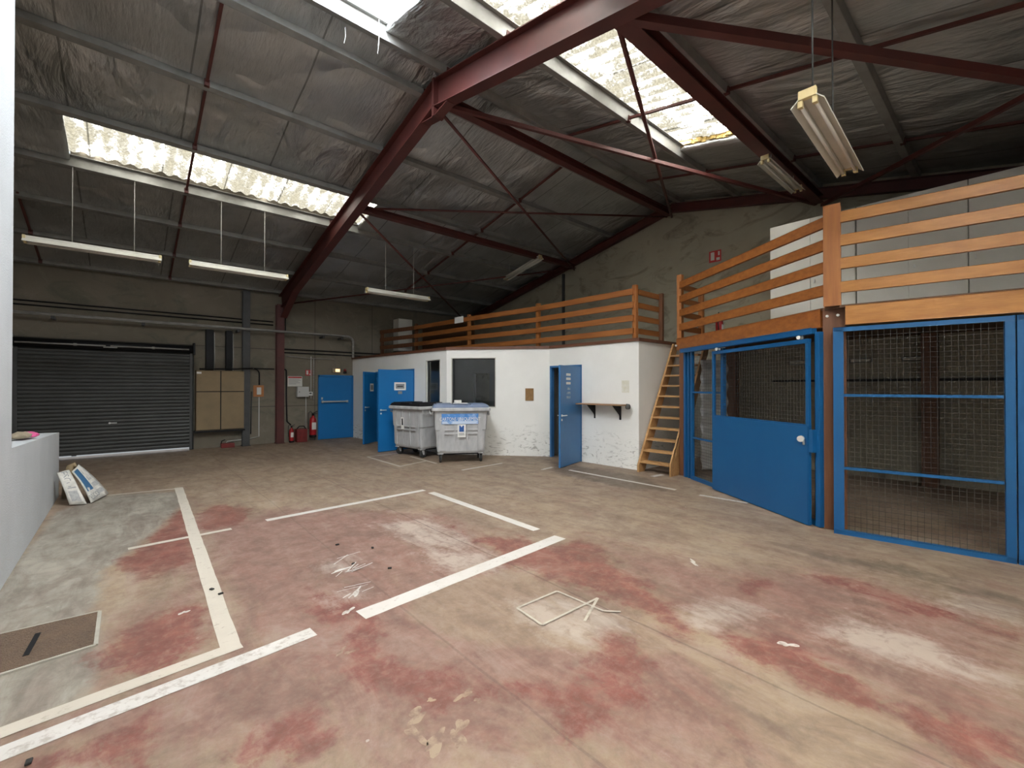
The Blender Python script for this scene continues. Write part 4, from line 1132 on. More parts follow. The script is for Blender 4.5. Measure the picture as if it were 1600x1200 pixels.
# scuffs and a faded paper ghost on the plaster belong to the wall
gh = MB(); gh.quad((7.398, 5.50, 1.53), (7.393, 5.68, 1.53), (7.393, 5.68, 1.70), (7.398, 5.50, 1.70)); 
gp = MB(); gp.prism([(7.4095, 5.17, 1.49), (7.4150, 5.00, 1.49), (7.4150, 5.00, 1.73), (7.4095, 5.17, 1.73)], (-.0025, 0, 0))
gh.bm.free()
o = gp.build('paper_trace', mat('old_paper_trace', (.62, .60, .48), (.70, .69, .62), rough=.8, scale=14), OW); o['label'] = 'yellowed paper patch on the plaster'

# ------------------------------------------------------------------ ladder stair
t = thing('wooden_stair', 'steep pale pine stair between the white office and the cages', 'stair', (7.33, 4.40, 0))
def stringer(y, name):
    mb = MB()
    mb.prism([(-.06, y - .02, 0), (.14, y - .02, 0), (1.42, y - .02, 2.47), (1.42, y - .02, 2.50), (1.24, y - .02, 2.50), (-.06, y - .02, .13)], (0, .04, 0))
    return mb.build(name, M['tread'], t)
stringer(.315, 'stringer'); so_ = stringer(-.315, 'stringer'); so_.location.x = .10
for k in range(11):
    z = .205 * (k + 1); x = .02 + .111 * k + .0
    MB().box(x - .04, x + .17, -.294, .294, z - .034, z, bev=.004).build('tread', M['tread'], t)
for (x, z, h) in ((-.04, 0.0, .22), (.07, .205, .20), (.18, .41, .20), (.30, .63, .22)):
    g = MB(); g.prism([(x, -.34, z), (x + .045, -.34, z), (x + .045, -.34, z + h), (x + .19, -.34, z + h + .27), (x + .145, -.34, z + h + .27), (x, -.34, z + h)], (0, .026, 0))
    g.build('cleat', M['tread'], t)

# ------------------------------------------------------------------ railings on the office mezzanine
RZ = (2.695, 2.95, 3.205, 3.465)
def rail_post(mb, x, y, z0, z1, w=.085):
    mb.box(x - w / 2, x + w / 2, y - w / 2, y + w / 2, z0, z1, bev=.006)
LINE = [(7.50, 4.92), (7.42, 7.54), (7.10, 9.92), (6.90, 12.50), (6.36, 13.80)]
ZD = ZO + .03
t = thing('timber_railing', 'long orange timber railing on the white office mezzanine', 'railing', (7.50, 4.92, ZD))
o_ = Vector(t.location)
for i, (x, y) in enumerate(LINE):
    b = MB(); rail_post(b, x - o_.x, y - o_.y, 0, (3.60 if i < 4 else 3.48) - ZD); b.build('post', M['rail_z'] if i < 3 else M['post_brown'], t)
for i in range(4):
    for z in RZ:
        a, b = LINE[i], LINE[i + 1]
        n = Vector((-.062, 0, 0))
        z2 = z if i < 3 else z - .06
        MB().bar(Vector((a[0], a[1], z)) - o_ + n, Vector((b[0], b[1], z2)) - o_ + n, .038, .112, bev=.004).build('rail', M['rail_y'] if i < 3 else M['post_brown'], t)
# return along the stair head
t = thing('timber_railing', 'short timber railing across the stair head on the office mezzanine', 'railing', (8.30, 4.92, ZD))
o_ = Vector(t.location)
b = MB(); rail_post(b, .06, -.06, 0, 3.54 - ZD, .08); b.build('post', M['post_brown'], t)
for z in RZ:
    MB().bar(Vector((7.56, 4.90, z)) - o_, Vector((8.34, 4.90, z)) - o_, .036, .105, bev=.004).build('rail', M['rail_x'], t)
a = Vector((7.155, 9.72, 0)); b = Vector((6.98, 12.2, 0))
t = tag(MB().bar((7.30, 9.95, 3.0), (7.10, 12.45, 3.0), .02, .92).build('plywood_sheet', M['ply_dark']), 'dark plywood sheet standing behind the office mezzanine railing', 'board')
t = tag(MB().bar((6.975, 10.02, 3.47), (6.945, 10.40, 3.47), .006, .17).build('paper_notice', M['white']), 'white paper fixed to the top rail of the office railing', 'paper')
t = thing('water_heater', 'tall white wall-hung heater in the far corner of the mezzanine', 'heater', (7.10, 13.80, 2.60))
MB().box(-.26, .26, -.2, .19, 0.22, 1.30, bev=.02).build('casing', M['cup_white'], t)
MB().box(-.22, .22, -.205, -.2, .30, .42).build('control_panel', M['box_grey'], t)
pq = MB()
for x in (-.1, 0, .1): pq.tube([(x, 0, .22), (x, 0, -.08)], .012, 8)
pq.build('pipe', M['pipe'], t)
t = tag(MB().box(9.93, 9.99, 9.00, 9.07, 2.52, 5.02).build('drain_pipe', M['dark_steel']), 'thin dark pipe running up the gable wall behind the railing', 'pipe')
exit_sign('gable_exit_sign', 'small red and white sign high on the gable wall', (9.985, 4.47, 4.42), 'X', 1.5)

# ------------------------------------------------------------------ cages under the second mezzanine
CA, CB = Vector((7.55, 3.875, 0)), Vector((5.99, 1.44, 0)); CU = (CB - CA).normalized(); CN = Vector((CU.y, -CU.x, 0)); CLEN = (CB - CA).length
if CN.x > 0: CN = -CN
DA = Vector((5.91, 1.335, 0)); DU = (Vector((6.117, .098, 0)) - DA).normalized(); DN = Vector((DU.y, -DU.x, 0))
if DN.x > 0: DN = -DN
def cp(s, d=0.0, z=0.0): return CA + CU * s + CN * d + Vector((0, 0, z))
def dp(s, d=0.0, z=0.0): return DA + DU * s + DN * d + Vector((0, 0, z))
def mesh_panel(fn, s0, s1, z0, z1, d, parent, pitch=.05, r=.0026):
    mb = MB(); n = int(round((s1 - s0) / pitch))
    for k in range(1, n): mb.bar(fn(s0 + (s1 - s0) * k / n, d, z0), fn(s0 + (s1 - s0) * k / n, d, z1), r, r, up=(1, 0, 0))
    n = int(round((z1 - z0) / pitch))
    for k in range(1, n): mb.bar(fn(s0, d + .003, z0 + (z1 - z0) * k / n), fn(s1, d + .003, z0 + (z1 - z0) * k / n), r, r)
    return mb.build('wire_mesh', M['wire'], parent)
# slab + beams + posts
dk = [Vector((7.70, 4.08, 0)), cp(CLEN - .02, .03), dp(.05, .03), dp(2.5, .03), Vector((6.55, -2.98, 0)), Vector((9.98, -2.98, 0)), Vector((9.98, 4.08, 0))]
struct('slab_cages', MB().prism([(p.x, p.y, 2.47) for p in dk], (0, 0, .03)), M['ply_dark'], 'floor of the mezzanine above the blue cages', 'mezzanine floor')
t = thing('timber_beam', 'reddish pine beam above the blue sliding gate', 'beam', (0, 0, 0))
MB().bar(cp(-.30, .01, 2.385), cp(CLEN - .02, .01, 2.385), .075, .205, bev=.006).build('beam', M['beam_red'], t)
b = MB()
for s in (-.26,): b.lathe([(.016, 0), (.016, .012), (.008, .02)], (0, 0, 0), 8)
b.bm.free()
bl = MB(); bl.lathe([(.018, -.03), (.018, .0)], cp(-.25, .07, 2.36), 10, 'X'); bl.build('bolt', M['chrome'], t)
t = thing('timber_beam', 'honey pine beam above the fixed wire mesh panel', 'beam', (0, 0, 0))
MB().bar(dp(.10, .01, 2.38), dp(2.9, .01, 2.38), .075, .205, bev=.006).build('beam', M['beam_y'], t)
t = thing('timber_post', 'brown timber post with two bolts between the two cage fronts', 'post', (6.02, 1.36, 0))
b = MB(); b.bar((0.015, .0, 0), (0.015, 0, 2.49), .12, .20, up=(.165, -.986, 0), bev=.005); b.build('shaft', M['post_brown'], t)
bl = MB()
for dy in (.05, -.05): bl.lathe([(.014, -.075), (.014, -.045)], (0, dy, 2.40), 10, 'X')
bl.build('bolt', M['chrome'], t)
t = tag(MB().box(-.07, .07, -.07, .07, 0, 2.30, bev=.006).build('timber_post', M['post_brown']), 'brown timber post beside the foot of the pine stair', 'post'); t.location = (7.645, 3.98, 0)
for (x, y, lb) in ((9.80, .93, 'reddish timber post standing inside the mesh cage'), (9.55, 3.93, 'brown timber post inside the cage behind the gate opening')):
    t = tag(MB().box(-.10, .10, -.10, .10, 0, 2.47, bev=.006).build('timber_post', M['post_brown']), lb, 'post'); t.location = (x, y, 0)

# blue sliding gate
t = thing('sliding_gate', 'blue steel sliding gate with solid lower panel and wire mesh top', 'gate', (0, 0, 0))
f = MB()
f.bar(cp(.0, .04, 0), cp(.0, .04, 2.24), .05, .06, up=CU, bev=.004); f.bar(cp(.20, .03, 0), cp(.20, .03, 2.22), .05, .05, up=CU, bev=.004); f.bar(cp(.09, .03, 0), cp(.09, .03, 2.22), .03, .05, up=CU)
f.bar(cp(.17, .03, .03), cp(CLEN - .06, .03, .03), .05, .06); f.build('frame', M['blue'], t)
MB().bar(cp(-.03, .09, 2.245), cp(CLEN - .06, .09, 2.245), .07, .062, bev=.006).build('top_track', M['blue'], t)
jm = MB(); jm.bar(cp(CLEN - .02, .05, .012), cp(CLEN - .02, .05, 2.23), .07, .06, up=CU, bev=.004); jm.bar(cp(CLEN - .10, .0, .012), cp(CLEN - .10, .0, 2.2), .05, .04, up=CU); jm.build('jamb', M['blue'], t)
for z in (.725, 1.51): MB().bar(cp(.2, .03, z), cp(1.05, .03, z), .03, .03).build('mid_rail', M['blue'], t)
mesh_panel(cp, .2, 1.12, .06, 2.21, .02, t)
sl = MB(); sl.bar(cp(1.07, .03, .01), cp(1.07, .03, 2.2), .05, .06, up=CU); sl.build('stile', M['blue'], t)
l0, l1_ = cp(.0), None
s0, s1 = .945 + .0, CLEN - .085
# the leaf hangs in front of the frame
lf = MB()
for s in (s0 + .022, s1 - .022): lf.bar(cp(s, .12, .015), cp(s, .12, 2.155), .035, .045, up=CU, bev=.003)
for z in (2.135, 1.14, .035): lf.bar(cp(s0, .12, z), cp(s1, .12, z), .035, .045, bev=.003)
lfo = lf.build('gate_leaf', M['blue'], t)
MB().bar(cp(s0 + .01, .142, .575), cp(s1 - .01, .142, .575), .004, 1.13, bev=.0).build('lower_panel', M['blue'], lfo)
mesh_panel(cp, s0 + .04, s1 - .04, 1.16, 2.115, .12, lfo)
for s in (s0 + .12, s1 - .14):
    r = MB(); r.bar(cp(s, .10, 2.15), cp(s, .10, 2.20), .02, .05, up=CU); r.lathe([(.022, -.02), (.022, .02)], cp(s, .135, 2.185), 12, 'X'); r.build('roller', M['chrome'], lfo)
k = MB(); k.lathe([(.035, -.075), (.035, -.03), (.018, -.03), (.018, 0.0)], cp(s1 - .085, .145, 1.0), 16, 'X'); k.build('knob', M['chrome'], lfo)
MB().bar(cp(s1 - .06, .15, .93), cp(s1 - .06, .15, .98), .012, .02, up=CU).build('key_tab', M['chrome'], lfo)
MB().bar(cp(CLEN - .055, .11, .85), cp(CLEN - .055, .11, 1.11), .06, .05, up=CU, bev=.004).build('lock_box', M['blue'], t)

# fixed mesh panels
def fixed_panel(label, s0, s1):
    t = thing('mesh_panel', label, 'mesh panel', (0, 0, 0), group='fixed blue mesh panels')
    f = MB()
    for s, w_ in ((s0 + .024, .046), (s0 + .068, .036), (s1 - .030, .058)): f.bar(dp(s, .04, 0), dp(s, .04, 2.25), .05, w_, up=DU, bev=.003)
    f.bar(dp(s0, .04, 2.228), dp(s1, .04, 2.228), .05, .048, bev=.003); f.bar(dp(s0, .04, .025), dp(s1, .04, .025), .05, .05, bev=.003)
    f.build('frame', M['blue'], t)
    for z in (.72, 1.51): MB().bar(dp(s0 + .07, .04, z), dp(s1 - .07, .04, z), .028, .028).build('mid_rail', M['blue'], t)
    mesh_panel(dp, s0 + .08, s1 - .06, .05, 2.2, .03, t)
    return t
fixed_panel('blue framed wire mesh panel beside the sliding gate', -.005, 1.33)
fixed_panel('blue framed wire mesh panel at the very edge of the view', 1.345, 2.67)
for y_, L_, lb in ((1.86, .28, 'pale strip light on the back wall, nearer the stair side of the mesh panel'), (1.14, .28, 'pale strip light on the back wall beside the post behind the mesh panel'), (2.84, .28, 'pale strip light on the back wall seen through the gate mesh')):
    t = thing('strip_light', lb, 'light', (9.985, y_, 2.08))
    MB().box(-.06, 0, -L_ / 2, L_ / 2, -.025, .025, bev=.006).build('housing', M['white_metal'], t)
    MB().box(-.005, 0, -L_ / 2 - .03, L_ / 2 + .03, -.04, .04).build('back_plate', M['dark_steel'], t)
tag(MB().box(9.93, 9.99, -.3, 3.3, 1.70, 1.74).build('cable_tray', M['black']), 'dark cable tray along the back wall inside the cages', 'cable tray')
# pale sheeting in the cage
n = 60; vs = []; fs = []
for j in range(n + 1):
    z = .02 + 2.1 * j / n
    for i in range(9):
        a_ = i / 8; wv_ = .035 * math.sin(2 * math.pi * z / .31)
        vs.append((8.30 + .36 * a_ - .65 * wv_, 3.99 - .34 * a_ - .75 * wv_, z))
for j in range(n):
    for i in range(8):
        a = j * 9 + i; fs.append((a, a + 1, a + 10, a + 9))
me = bpy.data.meshes.new('plastic_sheeting'); me.from_pydata(vs, [], fs)
for p in me.polygons: p.use_smooth = True
o = link('plastic_sheeting', me, M['wrap']); so = o.modifiers.new('thickness', 'SOLIDIFY'); so.thickness = .008
tag(o, 'pale rippled sheeting standing inside the cage behind the gate opening', 'sheeting')

# ------------------------------------------------------------------ railing and cupboards on the cage mezzanine
def cage_rail(label, fn, s0, s1, m, posts, zmin=RZ):
    t = thing('timber_railing', label, 'railing', tuple(fn(s0, 0, 2.49)), group='railings of the cage mezzanine')
    o_ = Vector(t.location)
    for z in zmin: MB().bar(fn(s0, .03, z) - o_, fn(s1, .03, z) - o_, .036, .118, bev=.004).build('rail', M[m], t)
    return t, o_
RZ2 = (2.693, 2.952, 3.205, 3.462)
t, o_ = cage_rail('orange timber railing above the sliding gate, corner post at the stair', cp, -.20, CLEN + .05, 'rail_y', None, RZ2)
pb = MB(); c = Vector((7.66, 4.07, 0)) - o_; pb.box(c.x - .045, c.x + .045, c.y - .045, c.y + .045, 2.49 - 2.49 , 3.66 - 2.49, bev=.006); pb.build('post', M['rail_z'], t)
t, o_ = cage_rail('orange timber railing above the fixed mesh panels', dp, .05, 2.8, 'beam_y', None, RZ2)
pb = MB(); pb.bar(dp(-.015, -.005, 2.50) - o_, dp(-.015, -.005, 3.61) - o_, .115, .145, up=DU, bev=.006); pb.build('post', M['rail_z'], t)
t = thing('timber_railing', 'short timber railing along the stair opening of the cage mezzanine', 'railing', (8.54, 4.10, 2.50))
pb = MB(); pb.box(-.04, .04, -.045, .045, 0, .97, bev=.005); pb.build('post', M['rail_z'], t)
for z in RZ2: MB().bar((-.825, -.0, z - 2.50), (-.04, -.0, z - 2.50), .034, .10, bev=.004).build('rail', M['rail_x'], t)
def cupboard(label, y1, handle):
    t = thing('tall_cupboard', label, 'cupboard', (8.45, y1, 2.50), group='white cupboards on the cage mezzanine')
    MB().box(.02, .45, -1.195, -.002, 0, 1.88, bev=.003).build('body', M['cup_white'], t)
    for a, b in ((-.598, -.004), (-1.192, -.602)):
        d = MB().box(.0, .019, a, b, .02, 1.87, bev=.002).build('door', M['cup_white'], t)
        if (a < -1) == (handle == 2):
            y = b - .05 if handle == 2 else a + .05
            h = MB(); h.box(-.03, .0, b - .07, b - .05, .80, .85, bev=.004); h.box(-.035, -.02, b - .08, b - .04, .785, .865, bev=.005) if False else None
            h.build('handle', M['chrome'], d)
    return t
cupboard('white two-door cupboard behind the railing corner post', 2.83, 2)
cupboard('white two-door cupboard in the middle behind the pine railing', 1.62, 2)
cupboard('white two-door cupboard at the edge of the view behind the pine railing', .42, 1)

# ------------------------------------------------------------------ wheeled waste bins
def make_bin(name, label, loc, rz, lid_m):
    """front faces local -Y"""
    t = thing(name, label, 'waste bin', loc, rz, 'grey four-wheeled waste bins')
    def ring(w, d, z, r):
        pts = []
        for (sx, sy, a0) in ((1, -1, -90), (1, 1, 0), (-1, 1, 90), (-1, -1, 180)):
            for k in range(4):
                a = math.radians(a0 + 30 * k)
                pts.append((sx * (w / 2 - r) + r * math.cos(a), sy * (d / 2 - r) + r * math.sin(a), z))
        return pts
    b = MB(); b.loft([ring(.96, .56, .20, .05), ring(1.0, .60, .24, .05), ring(1.045, .64, .66, .05), ring(1.05, .645, .68, .05), ring(1.085, .665, .70, .05), ring(1.12, .70, 1.10, .05)])
    body = b.build('body', M['bin_grey'], t)
    p = MB()
    for x, w_ in ((-.40, .10), (.40, .10), (-.13, .03), (.13, .03)):
        p.prism([(x - w_ / 2, -.315, .27), (x + w_ / 2, -.315, .27), (x + w_ / 2, -.350, 1.06), (x - w_ / 2, -.350, 1.06)], (0, -.018, 0))
    for z in (.62, .70): p.box(-.37, .37, -.352, -.33, z - .012, z + .012)
    for s in (-1, 1):
        for y in (-.18, .18):
            p.prism([(s * .485, y - .03, .27), (s * .485, y + .03, .27), (s * .548, y + .03, 1.06), (s * .548, y - .03, 1.06)], (s * .016, 0, 0))
    p.build('rib', M['bin_grey'], body)
    r = MB(); r.loft([ring(1.20, .80, 1.09, .07), ring(1.24, .84, 1.105, .07), ring(1.24, .84, 1.15, .07), ring(1.20, .80, 1.165, .07)]); r.build('rim', M['bin_grey'], t)
    l = MB(); l.loft([ring(1.19, .79, 1.166, .07), ring(1.19, .79, 1.185, .07), ring(1.13, .74, 1.225, .06), ring(1.11, .72, 1.23, .06)])
    for x in (-.36, .36): l.box(x - .16, x + .16, -.33, .30, 1.225, 1.248, bev=.010)
    lid = l.build('lid', lid_m, t)
    g = MB(); g.box(-.15, .15, -.385, -.36, 1.175, 1.235, bev=.008); g.build('lid_grip', lid_m, lid)
    hb = MB(); hb.tube([(-.5, .40, 1.21), (.5, .40, 1.21)], .018, 10); hb.build('lid_hinge', M['bin_grey'], lid)
    for s in (-1, 1):
        h = MB(); h.tube([(s * .585, -.34, 1.11), (s * .60, -.34, 1.02), (s * .60, -.20, 1.0), (s * .60, -.14, 1.02), (s * .585, -.14, 1.11)], .012, 8); h.build('handle', M['bin_grey'], t)
        tr = MB(); tr.lathe([(.03, 0), (.03, .05)], (s * .60 - (0 if s > 0 else .05), .05, 1.02), 10, 'X'); tr.build('trunnion', M['bin_grey'], t)
    bs = MB(); bs.box(-.47, .47, -.26, .26, .17, .205, bev=.01); bs.build('undertray', M['black'], t)
    for sx in (-1, 1):
        for sy in (-1, 1):
            x, y = sx * .43, sy * .235
            f = MB(); f.box(x - .06, x + .06, y - .06, y + .06, .185, .20); 
            for k in (-1, 1): f.prism([(x + k * .030 - .003, y - .03, .19), (x + k * .030 - .003, y + .05, .19), (x + k * .030 - .003, y + .055, .07), (x + k * .030 - .003, y + .02, .07)], (.006, 0, 0))
            fo = f.build('caster_fork', M['bin_grey'], t)
            wh = MB(); wh.lathe([(.05, -.024), (.085, -.022), (.09, -.012), (.09, .012), (.085, .022), (.05, .024)], (x, y + .037, .09), 22, 'X'); wh.build('wheel', M['rubber'], fo)
    return t, body
def quad_label(parent, name, x0, x1, z0, z1, m, lift=.0, lab=None):
    """thin plate on the sloping front face"""
    def yf(z): return -.3225 - (z - .70) / .40 * .0175 - .012 - lift if z >= .69 else -.318 - .014 - lift
    o = MB().prism([(x0, yf(z0), z0), (x1, yf(z0), z0), (x1, yf(z1), z1), (x0, yf(z1), z1)], (0, -.002, 0)).build(name, m, parent)
    if lab: o['label'] = lab
    return o
bin1, bd1 = make_bin('waste_bin', 'grey wheeled waste bin with a black lid', (5.20, 9.33, 0), math.radians(-81), M['black'])
quad_label(bd1, 'sticker', -.17, -.06, .63, .90, M['white'], .022)
quad_label(bd1, 'logo', -.14, -.09, .72, .87, M['print_black'], .025)
bin2, bd2 = make_bin('waste_bin', 'grey wheeled waste bin with a faded blue lid and blue banner', (5.50, 8.02, 0), math.radians(-30.5), M['bin_blue'])
quad_label(bd2, 'banner', -.41, .36, .82, 1.04, M['banner'], .022, 'blue and white lettered banner')
quad_label(bd2, 'banner_strip', -.40, .35, .825, .885, M['banner_pale'], .0245)
o = text_mesh('lettering', 'CARTONS UNIQUEMENT', .105, M['white'], bd2, (-.025, -.3745, .925), (math.radians(92.5), 0, 0), .001, xs=.72)
quad_label(bd2, 'sticker', -.08, .09, .545, .815, M['white'], .026, 'white sticker with a blue crest')
lg = MB(); lg.prism([(-.045, -.366, .66), (.055, -.366, .66), (.055, -.371, .79), (.03, -.371, .79), (.005, -.370, .755), (-.02, -.371, .79), (-.045, -.371, .79)], (0, -.002, 0)); lg.build('logo', M['print_blue'], bd2)
pk = MB()
for k in range(2): pk.box(-.05, .06, -.3665, -.3645, .59 + k * .03, .603 + k * .03)
pk.build('print', M['print_grey'], bd2)
rl = MB(); rl.box(-.16, .15, -.24, -.06, 1.2485, 1.258, bev=.002); rl.build('lid_label', M['white'], bin2)
t = thing('tape_roll', 'white tape roll lying on the blue-lidded bin', 'tape roll', (0, 0, 0))
p = Vector((5.50, 8.02, 0)) + Matrix.Rotation(math.radians(-30.5), 3, 'Z') @ Vector((-.06, -.14, 0))
t.location = (p.x, p.y, 1.259)
MB().lathe([(.03, 0.0), (.075, 0.0), (.08, .008), (.08, .055), (.075, .062), (.03, .062)], (0, 0, 0), 22).build('roll', M['white'], t)
MB().lathe([(.029, .0625), (.029, .064)], (0, 0, 0), 16).build('core', M['print_grey'], t)

# ------------------------------------------------------------------ floor paint, cover plate and grit
STRIPE_Z = [.0020]
def stripe(p, q, wd, m, label, square=None):
    STRIPE_Z[0] += .00025
    p, q = Vector((p[0], p[1], 0)), Vector((q[0], q[1], 0)); u = (q - p).normalized(); n = Vector((-u.y, u.x, 0)) * wd / 2
    L = (q - p).length; k = max(2, int(L / .12)); rnd = random.Random(int(p.x * 1000 + q.y * 77))
    bm = bmesh.new(); A = []; B = []
    for i in range(k + 1):
        c = p + u * (L * i / k); z = Vector((0, 0, STRIPE_Z[0])); 
        A.append(bm.verts.new(c + n * (1 + rnd.uniform(-.05, .05)) + z)); B.append(bm.verts.new(c - n * (1 + rnd.uniform(-.05, .05)) + z))
    for i in range(k): bm.faces.new((A[i], B[i], B[i + 1], A[i + 1]))
    me = bpy.data.meshes.new('painted_line'); bm.to_mesh(me); bm.free()
    o = link('painted_line', me, M[m], FLOOR); o['label'] = label
    return o
stripe((1.245, 3.035), (3.49, 3.215), .15, 'line', 'white painted line in the middle of the bay')
stripe((3.49, 5.86), (3.465, 3.545), .11, 'line', 'white painted line running away along the bay')
stripe((1.27, 5.935), (3.49, 6.065), .10, 'line', 'far white painted line of the middle bay')
stripe((-.74, 2.895), (.93, 3.035), .12, 'line_worn', 'worn white painted line nearest the viewer')
stripe((-.74, 3.075), (.545, 3.185), .10, 'line_cream', 'cream painted line beside the worn white one')
stripe((.635, 8.78), (.49, 3.15), .105, 'line_cream', 'long cream painted line beside the near wall')
stripe((.02, 5.785), (.90, 5.838), .075, 'line_cream', 'short cream cross line')
stripe((-.22, 8.84), (.63, 8.70), .06, 'line_cream', 'thin cream line by the leaning newspapers')
stripe((4.165, 9.80), (4.158, 8.16), .06, 'line_cream', 'cream line in front of the bins'); stripe((4.158, 8.19), (4.93, 8.43), .06, 'line_cream', 'cream line below the bins')
stripe((4.93, 9.2), (4.89, 8.0), .06, 'line_cream', 'cream line passing under the bins')
stripe((4.16, 9.80), (5.0, 9.85), .05, 'line_cream', 'cream line towards the open door')
stripe((4.86, 7.03), (5.95, 7.12), .06, 'line', 'thin white line in front of the office')
stripe((6.42, 5.68), (6.435, 3.50), .075, 'line', 'white line in front of the stair')
stripe((6.385, 3.10), (6.445, 2.45), .075, 'line_worn', 'worn white line in front of the gate')
stripe((7.06, 4.29), (7.37, 4.265), .10, 'line_worn', 'short white mark at the foot of the stair')
stripe((6.05, 6.05), (6.40, 6.10), .07, 'line_worn', 'short white mark by the half-open door')
# old repair outline and splashes
for a, b in (((2.543, 2.377), (2.569, 1.946)), ((2.543, 2.377), (2.131, 2.385)), ((2.131, 2.385), (2.106, 2.105)), ((2.106, 2.105), (2.692, 2.095)), ((2.36, 1.95), (2.692, 2.095)), ((2.569, 1.946), (2.65, 1.86))):
    stripe(a, b, .019, 'line_faint', 'cream outline of an old floor repair')
def blot(c, r, seed, m='splash', el=1.0, an=0.0, label='dried paint splash'):
    rnd = random.Random(seed); bm = bmesh.new(); n = 28; vs = []
    ph = [rnd.uniform(0, 6.28) for _ in range(4)]
    for k in range(n):
        a = 2 * math.pi * k / n
        rr = r * (1 + .35 * math.sin(2 * a + ph[0]) + .25 * math.sin(3 * a + ph[1]) + .16 * math.sin(5 * a + ph[2]))
        x, y = rr * math.cos(a) * el, rr * math.sin(a)
        vs.append(bm.verts.new((c[0] + x * math.cos(an) - y * math.sin(an), c[1] + x * math.sin(an) + y * math.cos(an), .002)))
    bm.faces.new(vs)
    me = bpy.data.meshes.new('paint_splash'); bm.to_mesh(me); bm.free()
    o = link('paint_splash', me, M[m], FLOOR); o['label'] = label
for i, (c, r, el, an) in enumerate((((1.07, 1.93), .035, 1.6, .3), ((1.01, 1.83), .03, 1.8, 1.6), ((1.05, 1.73), .035, 2.0, .4), ((1.14, 1.68), .03, 1.6, 1.0), ((1.20, 1.74), .022, 2.2, .7), ((1.33, 1.90), .022, 2.0, .2), ((1.36, 1.82), .016, 1.2, .2), ((1.18, 1.98), .014, 1.5, 0), ((.985, 2.70), .014, 3.0, .6), ((1.02, 2.66), .012, 2.5, .1), ((.13, 3.36), .0, 1, 0))):
    if r > 0: blot(c, r, 20 + i, 'splash', el, an, 'dried cream paint splash')
for i, (c, r, el, an) in enumerate((((.315, 3.9), .02, 1.4, .3), ((1.42, 3.9), .02, 4.0, .3), ((1.36, 3.4), .018, 4.5, .8), ((1.2, 3.15), .02, 2.5, .6), ((3.9, 1.95), .02, 3.5, .9), ((3.1, .95), .025, 2, -.8))):
    blot(c, r, 60 + i, 'line_worn', el, an, 'pale scuff of dried paint')

rs = random.Random(5)
for k in range(13):
    cx, cy = (1.48 + rs.uniform(-.14, .12), 4.03 + rs.uniform(-.22, .2)) if k < 8 else (1.36 + rs.uniform(-.1, .1), 3.42 + rs.uniform(-.12, .12))
    an = rs.uniform(-.2, .9); L_ = rs.uniform(.04, .12)
    stripe((cx - L_ * math.cos(an), cy - L_ * math.sin(an)), (cx + L_ * math.cos(an), cy + L_ * math.sin(an)), rs.uniform(.006, .013), 'line_worn', 'pale scrape on the floor paint')
t = thing('access_cover', 'rusty chequer-plate access cover set in the pale concrete pad', 'cover', (-.44, 4.03, 0))
cv = MB(); cv.prism([(-.30, .285, .004), (.295, .255, .004), (.295, -.265, .004), (-.30, -.325, .004)], (0, 0, .010)); cv.build('plate', M['grate'], t)
MB().bar((.02, .13, .0155), (.0, -.17, .0155), .028, .003).build('lifting_slot', M['black'], t)
fr = MB()
for a, b in (((-.30, .295), (.305, .265)), ((.305, .265), (.305, -.275)), ((.305, -.275), (-.30, -.335))): fr.bar((*a, .006), (*b, .006), .022, .012)
fr.build('rim', M['conc_pale'] if 'conc_pale' in M else mat('pale_cement_lip', (.36, .34, .29), (.29, .275, .235), rough=.8, scale=8), t)

chips = [(1.615, 4.535), (1.846, 4.216), (1.753, 3.642), (1.549, 3.95), (.515, 4.186), (.556, 4.051), (-.305, 2.773)]
cb = MB(); cb.box(-.017, .017, -.011, .011, .003, .014, bev=.004)
chip = tag(cb.build('rubber_chip', M['cobble']), 'small black rubber chip lying on the red floor', 'debris', 'black rubber chips on the floor')
where = ['farthest black rubber chip on the floor, in the middle bay', 'black rubber chip just beyond the end of the middle white line', 'black rubber chip beside the middle white line', 'black rubber chip on pale scrapes in the middle bay', 'black rubber chip on the long cream line', 'black rubber chip at the edge of the long cream line', 'black rubber chip on the worn white line nearest the viewer']
for i, (x, y) in enumerate(chips):
    c = chip if i == 0 else chip.copy()
    if i: COL.objects.link(c)
    c.location = (x, y, 0); c.rotation_euler = (0, 0, i * 1.3); c['label'] = where[i]

# ------------------------------------------------------------------ newspapers and cloth by the near wall
def newspaper(label, loc, rz, lean, w_, h_, blue, rot=0.0):
    t = thing('newspaper', label, 'newspaper', loc, rz, 'newspapers leaning on the near wall')
    t.rotation_euler = (lean, rot, rz)
    bm = bmesh.new(); nx, nz = 8, 6; g = []
    for j in range(nz + 1):
        for i in range(nx + 1):
            x = -w_ / 2 + w_ * i / nx; z = h_ * j / nz
            g.append(bm.verts.new((x, -.012 - .010 * math.sin(math.pi * j / nz) - .006 * math.sin(5 * x + 2 * z), z)))
    for j in range(nz):
        for i in range(nx):
            a = j * (nx + 1) + i; bm.faces.new((g[a], g[a + 1], g[a + nx + 2], g[a + nx + 1]))
    me = bpy.data.meshes.new('pages'); bm.to_mesh(me); bm.free()
    o = link('pages', me, M['paper'], t); so = o.modifiers.new('thickness', 'SOLIDIFY'); so.thickness = .022
    return t
import mathutils
def sheet_print(t, x0, x1, z0, z1, m, name='print', y=-.036):
    MB().box(x0, x1, y, y + .002, z0, z1).build(name, m, t)
